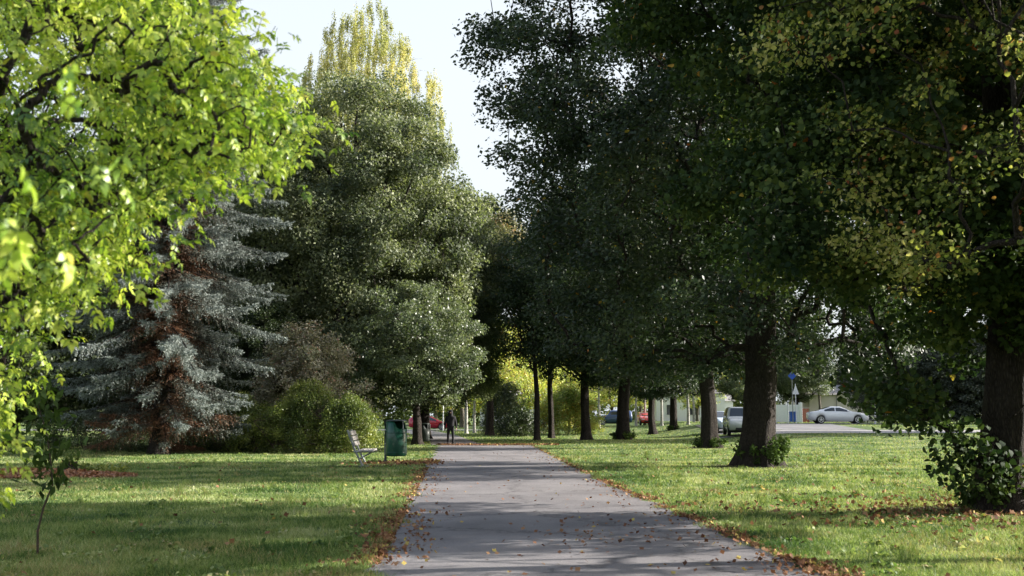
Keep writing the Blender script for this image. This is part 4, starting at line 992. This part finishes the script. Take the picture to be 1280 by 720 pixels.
# ------------------------------------------------------------------ cars
M['glass'] = plain('car_glass', (.03, .04, .05), .06, var=.05, spec=.8); M['rim'] = plain('alloy', (.5, .5, .52), .3, metal=.8)
M['lampglass'] = plain('headlight_glass', (.55, .57, .6), .15, spec=.8); M['tail'] = plain('tail_light', (.35, .01, .01), .25)
def car(name, loc, rz, label, paint, L_=4.7, W=1.82, H=1.4, kind='coupe', lit=True):
    """front towards +X"""
    root = empty(name, loc, rz); h = L_ / 2
    if kind == 'coupe':
        st_ = [(-1, .42, .86, .86, .80), (-.93, .3, .98, .98, .9), (-.72, .24, 1.0, 1.03, .97), (-.58, .22, .99, 1.14, 1), (-.25, .2, .97, H, 1), (.05, .2, .95, H - .01, 1), (.2, .2, .94, 1.25, 1), (.42, .2, .93, .99, 1), (.7, .22, .87, .9, .98), (.9, .25, .76, .78, .92), (1, .34, .62, .62, .78)]
        winz = (-.56, .36)
    elif kind == 'hatch':
        st_ = [(-1, .4, .95, 1.1, .86), (-.94, .3, .98, 1.25, .93), (-.8, .25, .98, H - .06, .98), (-.3, .22, .96, H, 1), (.1, .22, .95, H - .03, 1), (.3, .22, .93, 1.2, 1), (.52, .22, .92, .97, 1), (.75, .24, .84, .86, .97), (.92, .27, .74, .75, .9), (1, .36, .58, .58, .76)]
        winz = (-.86, .44)
    else:
        st_ = [(-1, .45, 1.05, H - .15, .93), (-.95, .35, 1.08, H - .04, .96), (-.6, .3, 1.08, H, 1), (0, .3, 1.07, H, 1), (.16, .3, 1.06, H - .03, 1), (.34, .3, 1.04, 1.1, 1), (.6, .3, 1.02, 1.05, 1), (.93, .34, .98, 1.0, .97), (1, .4, .9, .9, .93)]
        winz = (-.9, .3)
    vs = []; fs = []; m = 10
    zr = lambda x: np.interp(x, [s_[0] for s_ in st_], [s_[3] for s_ in st_]); zb_ = lambda x: np.interp(x, [s_[0] for s_ in st_], [s_[2] for s_ in st_])
    xs = np.linspace(-1, 1, 41)
    for x in xs:
        lo, be, ro, wf = [float(np.interp(x, [s_[0] for s_ in st_], [s_[i] for s_ in st_])) for i in (1, 2, 3, 4)]
        # wheel arches
        wb_ = .62
        for cx in (-wb_, wb_ * 1.0):
            dx = (x - cx) * h
            if abs(dx) < .37: lo = max(lo, math.sqrt(.37 ** 2 - dx * dx) + .33 - .0)
        w_ = W / 2 * wf; cab = max(0.0, ro - be); rw = w_ * (1 - .22 * min(1, cab / .35))
        sec = [(w_ * .93, lo), (w_ * .99, (lo + be) / 2), (w_ * .985, be - .07), (w_ * .93, be), (rw * .96 if cab > .03 else w_ * .86, ro - min(.06, cab * .3)), (rw * .8 if cab > .03 else w_ * .6, ro)]
        pts = [(x * h, s_y, z_) for s_y, z_ in sec] + [(x * h, -s_y, z_) for s_y, z_ in reversed(sec)]
        vs += pts
    m = 12
    for i in range(len(xs) - 1):
        for k_ in range(m): fs.append((i * m + k_, (i + 1) * m + k_, (i + 1) * m + (k_ + 1) % m, i * m + (k_ + 1) % m))
    fs.append(tuple(range(m))); fs.append(tuple((len(xs) - 1) * m + k_ for k_ in range(m - 1, -1, -1)))
    mb = MB(); mb.add(vs, fs); body = mb.build('body', paint, root, True)
    # side windows, screens
    for s_ in (-1, 1):
        for (a, b) in ((winz[0] + .06, (winz[0] + winz[1]) / 2 - .05), ((winz[0] + winz[1]) / 2 - .02, winz[1] - .08)):
            q = np.linspace(a, b, 6); v1 = []; 
            for x in q:
                ro, be = float(zr(x)), float(zb_(x)); cab = max(0, ro - be); rw = W / 2 * (1 - .22 * min(1, cab / .35)) * .96
                t0_, t1_ = .12, .86
                yb = W / 2 * .93; 
                v1.append((x * h, s_ * (yb * (1 - t0_) + rw * t0_ + .012), be + (cab - .05) * t0_)); v1.append((x * h, s_ * (yb * (1 - t1_) + rw * t1_ + .012), be + (cab - .05) * t1_))
            mb = MB(); mb.add(v1, [(2 * i, 2 * i + 2, 2 * i + 3, 2 * i + 1) for i in range(5)]); mb.build('side_window', M['glass'], root)
    def screen(x0, x1, nm):
        v1 = []
        for x in (x0, x1):
            ro = float(zr(x)); be = float(zb_(x)); cab = max(0, ro - be); rw = W / 2 * (1 - .22 * min(1, cab / .35)) * .8
            if cab < .05: rw = W / 2 * .6
            v1 += [(x * h, -rw, ro + .012), (x * h, rw, ro + .012)]
        mb = MB(); mb.add(v1, [(0, 1, 3, 2)]); mb.build(nm, M['glass'], root)
    if kind == 'coupe': screen(.08, .4, 'windscreen'); screen(-.56, -.3, 'rear_window')
    elif kind == 'hatch': screen(.13, .5, 'windscreen')
    else: screen(.175, .335, 'windscreen')
    for sx_ in (-.62, .62):
        for s_ in (-1, 1):
            cx = sx_ * h; cy = s_ * (W / 2 - .11)
            wr = MB(); wr.tube([(cx, cy - .1, .33), (cx, cy - .08, .33), (cx, cy + .08, .33), (cx, cy + .1, .33)], [.3, .33, .33, .3], 24); wh = wr.build('wheel', M['black'], root)
            rm = MB(); yy = cy + s_ * .105
            rm.tube([(cx, yy - .004, .33), (cx, yy + .004, .33)], [.09, .09], 12)
            for k_ in range(5):
                a = 2 * PI * k_ / 5 + .3; rm.box((cx + math.cos(a) * .12, yy, .33 + math.sin(a) * .12), (.2, .01, .05), Matrix.Rotation(-a, 3, 'Y'))
            vs2 = []; n = 20
            for rr in (.2, .24):
                for k_ in range(n): a = 2 * PI * k_ / n; vs2.append((cx + math.cos(a) * rr, yy, .33 + math.sin(a) * rr))
            rm.add(vs2, [(k_, (k_ + 1) % n, n + (k_ + 1) % n, n + k_) for k_ in range(n)])
            rm.build('rim', M['rim'], wh)
    zf = float(zb_(.93)); 
    for s_ in (-1, 1):
        mb = MB(); mb.box((h * .955, s_ * W * .33, zf - .1), (.18, .3, .12)); mb.build('headlight', M['lampglass'], root, bevel=.03)
        mb = MB(); mb.box((-h * .96, s_ * W * .33, .8 if kind != 'box' else .95), (.14, .28, .14)); mb.build('tail_light', M['tail'], root, bevel=.02)
        mb = MB(); mb.box((winz[1] * h - .12, s_ * (W / 2 + .07), 1.0 if kind != 'box' else 1.15), (.1, .16, .12)); mb.build('mirror', paint, root, bevel=.03)
    mb = MB(); mb.box((h * .985, 0, .42), (.08, W * .5, .16)); mb.build('grille', M['black'], root, bevel=.02)
    mb = MB(); mb.box((0, 0, .27), (L_ * .78, W * .8, .16)); mb.build('underbody', M['black'], root)
    return tag(root, label, 'car')
def cpaint(nm, col): return plain(nm, col, .25, var=.04, spec=.5, coat=1.0)
x_, y_ = ax(1044, 93.5), 93.5
car('parked_car', (x_, y_, float(hz(x_, y_)) + .03), R(-4), 'white two-door car on the road in front of the beige building', cpaint('white_paint', (.85, .87, .9)), L_=4.75, H=1.4)
x_ = ax(928, 71); car('parked_car', (x_, 72.6, float(hz(x_, 72)) + .02), R(-95), 'boxy pale off-road car facing the lawn, half hidden by the suckered lime', cpaint('pale_paint', (.6, .62, .6)), L_=4.3, H=1.78, W=1.75, kind='box')
x_ = ax(906, 78); car('parked_car', (x_, 80, float(hz(x_, 80)) + .02), R(-80), 'pale blue car nose-on between two dark lime trunks', cpaint('pale_blue_paint', (.55, .65, .78)), L_=4.2, H=1.45, kind='hatch')
x_ = ax(767, 120); car('parked_van', (x_, 122, float(hz(x_, 120)) + .02), R(185), 'dark blue van parked beyond the lawn', cpaint('blue_paint', (.04, .08, .2)), L_=3.9, H=1.6, W=1.8, kind='box')
x_ = ax(806, 124); car('parked_car', (x_, 125, float(hz(x_, 124)) + .02), R(-85), 'little red car seen end-on between far trunks', cpaint('red_paint', (.6, .03, .02)), L_=3.6, H=1.4, W=1.6, kind='hatch')
car('parked_car', (ax(537, 119), 120.5, .04), R(-5), 'dark red car crossing beyond the path end', cpaint('dark_red_paint', (.42, .012, .03)), L_=4.3, H=1.45, kind='hatch')

# ------------------------------------------------------------------ buildings, walls, posts and signs
M['render_beige'] = plain('beige_render', (.6, .54, .49), .85, var=.08, nscale=1.5, bump=.2); M['white_wall'] = plain('white_wall', (.75, .75, .76), .8, var=.05)
M['roofing'] = plain('roofing', (.3, .29, .28), .7); M['brick'] = plain('brick_red', (.25, .1, .07), .9, var=.3); M['white_paint'] = plain('white_metal', (.75, .76, .78), .4)
M['blue_paint'] = plain('sign_blue', (.03, .1, .45), .4); M['pane'] = plain('window_glass', (.04, .05, .06), .1, spec=.8)
def house(name, loc, size, label, wallm, rz=0, roof_h=1.2, wins=(), door=None):
    root = empty(name, loc, rz); a, b, h = size
    mb = MB(); mb.box((0, 0, h / 2 - .25), (a, b, h + .5)); mb.build('wall', wallm, root)
    mb = MB(); e = .35
    v = [(-a / 2 - e, -b / 2 - e, h - .05), (a / 2 + e, -b / 2 - e, h - .05), (a / 2 + e, b / 2 + e, h - .05), (-a / 2 - e, b / 2 + e, h - .05), (-a / 2 - e, 0, h + roof_h), (a / 2 + e, 0, h + roof_h)]
    mb.add(v, [(0, 1, 5, 4), (2, 3, 4, 5), (0, 4, 3), (1, 2, 5), (3, 2, 1, 0)]); mb.build('roof', M['roofing'], root)
    for (x_, z_, w_, h_) in wins:
        mb = MB(); mb.box((x_, -b / 2 - .02, z_), (w_ + .14, .08, h_ + .14)); f_ = mb.build('window', M['white_paint'], root)
        mb = MB(); mb.box((x_, -b / 2 - .065, z_), (w_, .02, h_)); mb.build('pane', M['pane'], f_)
    if door:
        mb = MB(); mb.box((door[0], -b / 2 - .03, door[2] / 2), (door[1], .07, door[2])); mb.build('door', M['roofing'], root)
    return tag(root, label, 'building')
bY = 122; bX = ax(1046, bY)
hb = house('house', (bX + 1.0, bY + 4, .8), (8.2, 8, 3.0), 'low beige garage building behind the white car', M['render_beige'], roof_h=1.1)
mb = MB(); mb.tube([(-1.2, -4.06, 0), (-1.2, -4.06, 2.9)], .05, 8); mb.build('drainpipe', M['roofing'], hb)
house('house', (ax(862, 150), 154, .5), (9, 8, 4.0), 'white walled house between the far lime trunks', M['white_wall'], wins=((-2.5, 1.8, 1.3, 1.3), (.5, 1.8, 1.3, 1.3), (2.9, 1.8, .9, 1.3)))
house('house', (ax(905, 148), 170, .5), (9, 8, 3.2), 'pale house behind the pale blue car', M['white_wall'], wins=((-2, 1.8, 1.3, 1.2), (2, 1.8, 1.3, 1.2)))
house('house', (ax(650, 185), 172, 0), (12, 7, 4.5), 'pale house glimpsed through leaves at the path end', M['white_wall'], wins=((-3, 2.2, 1.3, 1.3), (0, 2.2, 1.3, 1.3), (3, 2.2, 1.3, 1.3)))
# white wall with pillars near the sign
wl = empty('garden_wall', (ax(985, 111), 112, .85)); mb = MB(); mb.box((0, 0, .85), (2.4, .2, 1.8)); mb.build('panel', M['white_wall'], wl)
for s_ in (-1.3, 1.3):
    mb = MB(); mb.box((s_, 0, .95), (.3, .3, 2.0)); mb.build('pillar', M['white_wall'], wl, bevel=.02)
tag(wl, 'white boundary wall left of the white car', 'wall')
wl = empty('brick_wall', (ax(1003, 112), 113, .85)); mb = MB(); mb.box((0, 0, .65), (1.4, .25, 1.5)); mb.build('panel', M['brick'], wl); mb = MB(); mb.box((0, 0, 1.43), (1.5, .32, .08)); mb.build('coping', M['roofing'], wl)
tag(wl, 'reddish brick wall piece between white wall and white car', 'wall')
wb2 = empty('wheeled_bin', (ax(990, 108), 108.5, .86)); mb = MB(); mb.box((0, 0, .55), (.55, .6, .9)); mb.build('body', M['blue_paint'], wb2, bevel=.04); mb = MB(); mb.box((0, -.02, 1.03), (.62, .68, .07)); mb.build('lid', M['blue_paint'], wb2, bevel=.02)
for s_ in (-.22, .22):
    mb = MB(); mb.tube([(s_ - .03, .22, .11), (s_ + .03, .22, .11)], .11, 14); mb.build('wheel', M['black'], wb2)
tag(wb2, 'blue wheeled bin in front of the white wall', 'bin')
# road signs
X_ = ax(989, 100); z_ = float(hz(X_, 100))
sg = empty('road_sign', (X_, 100, z_)); mb = MB(); mb.tube([(0, 0, -.1), (0, 0, 4.6)], .04, 10); mb.build('pole', M['galv'], sg)
rot = Matrix.Rotation(R(45), 3, 'Y'); mb = MB(); mb.box((0, -.06, 4.15), (.52, .02, .52), rot); mb.build('sign_plate', M['blue_paint'], sg)
tag(sg, 'blue diamond road sign on a tall pole by the white wall', 'road sign')
X_ = ax(993, 98); sg = empty('road_sign', (X_, 98, float(hz(X_, 98)))); mb = MB(); mb.tube([(0, 0, -.1), (0, 0, 3.4)], .035, 10); mb.build('pole', M['white_paint'], sg)
mb = MB(); v = [(-.28, -.05, 2.5), (0, -.05, 3.35), (.28, -.05, 2.5), (-.28, -.03, 2.5), (0, -.03, 3.35), (.28, -.03, 2.5)]; mb.add(v, [(0, 2, 1), (3, 4, 5), (0, 1, 4, 3), (1, 2, 5, 4), (2, 0, 3, 5)]); mb.build('sign_plate', M['white_paint'], sg)
tag(sg, 'pale triangular road sign seen half from behind below the blue one', 'road sign')
for px, Y_, h_, lab in ((1091, 92, .95, 'short white marker post on the verge right of the white car'), (983, 104, 2.0, 'slim grey post left of the blue wheeled bin')):
    x_ = ax(px, Y_); q = empty('marker_post', (x_, Y_, float(hz(x_, Y_)))); mb = MB(); mb.box((0, 0, h_ / 2 - .05), (.13, .1, h_ + .1)); mb.build('post', M['white_paint'], q, bevel=.02)
    mb = MB(); mb.box((0, 0, h_ - .12), (.136, .106, .1)); mb.build('band', M['dark_steel'], q); tag(q, lab, 'post')
# white picket fence beyond the verge
x0_, x1_ = ax(1078, 105), ax(1104, 105); fn = empty('picket_fence', (x0_, 105, float(hz(x0_, 105))))
mb = MB()
for k_ in range(14): mb.box(((x1_ - x0_) * k_ / 13, 0, .5), (.08, .03, 1.0))
for zz in (.3, .8): mb.box(((x1_ - x0_) / 2, .03, zz), (x1_ - x0_, .03, .08))
mb.build('pickets', M['white_paint'], fn); tag(fn, 'white picket fence by the verge behind the marker post', 'fence')
# street lamp beyond the path end
X_ = ax(553, 112); lp = empty('street_lamp', (X_, 114, 0)); mb = MB(); mb.tube([(0, 0, 0), (0, 0, .6), (0, 0, 2.9)], [.09, .06, .05], 12); mb.build('pole', M['white_paint'], lp)
mb = MB(); mb.lathe([(.001, 3.05), (.3, 3.0), (.34, 2.92), (.1, 2.86), (.05, 2.7)], 20); mb.build('lamp_head', M['white_paint'], lp, True)
tag(lp, 'short white lamp post standing behind the dark red car', 'street lamp')
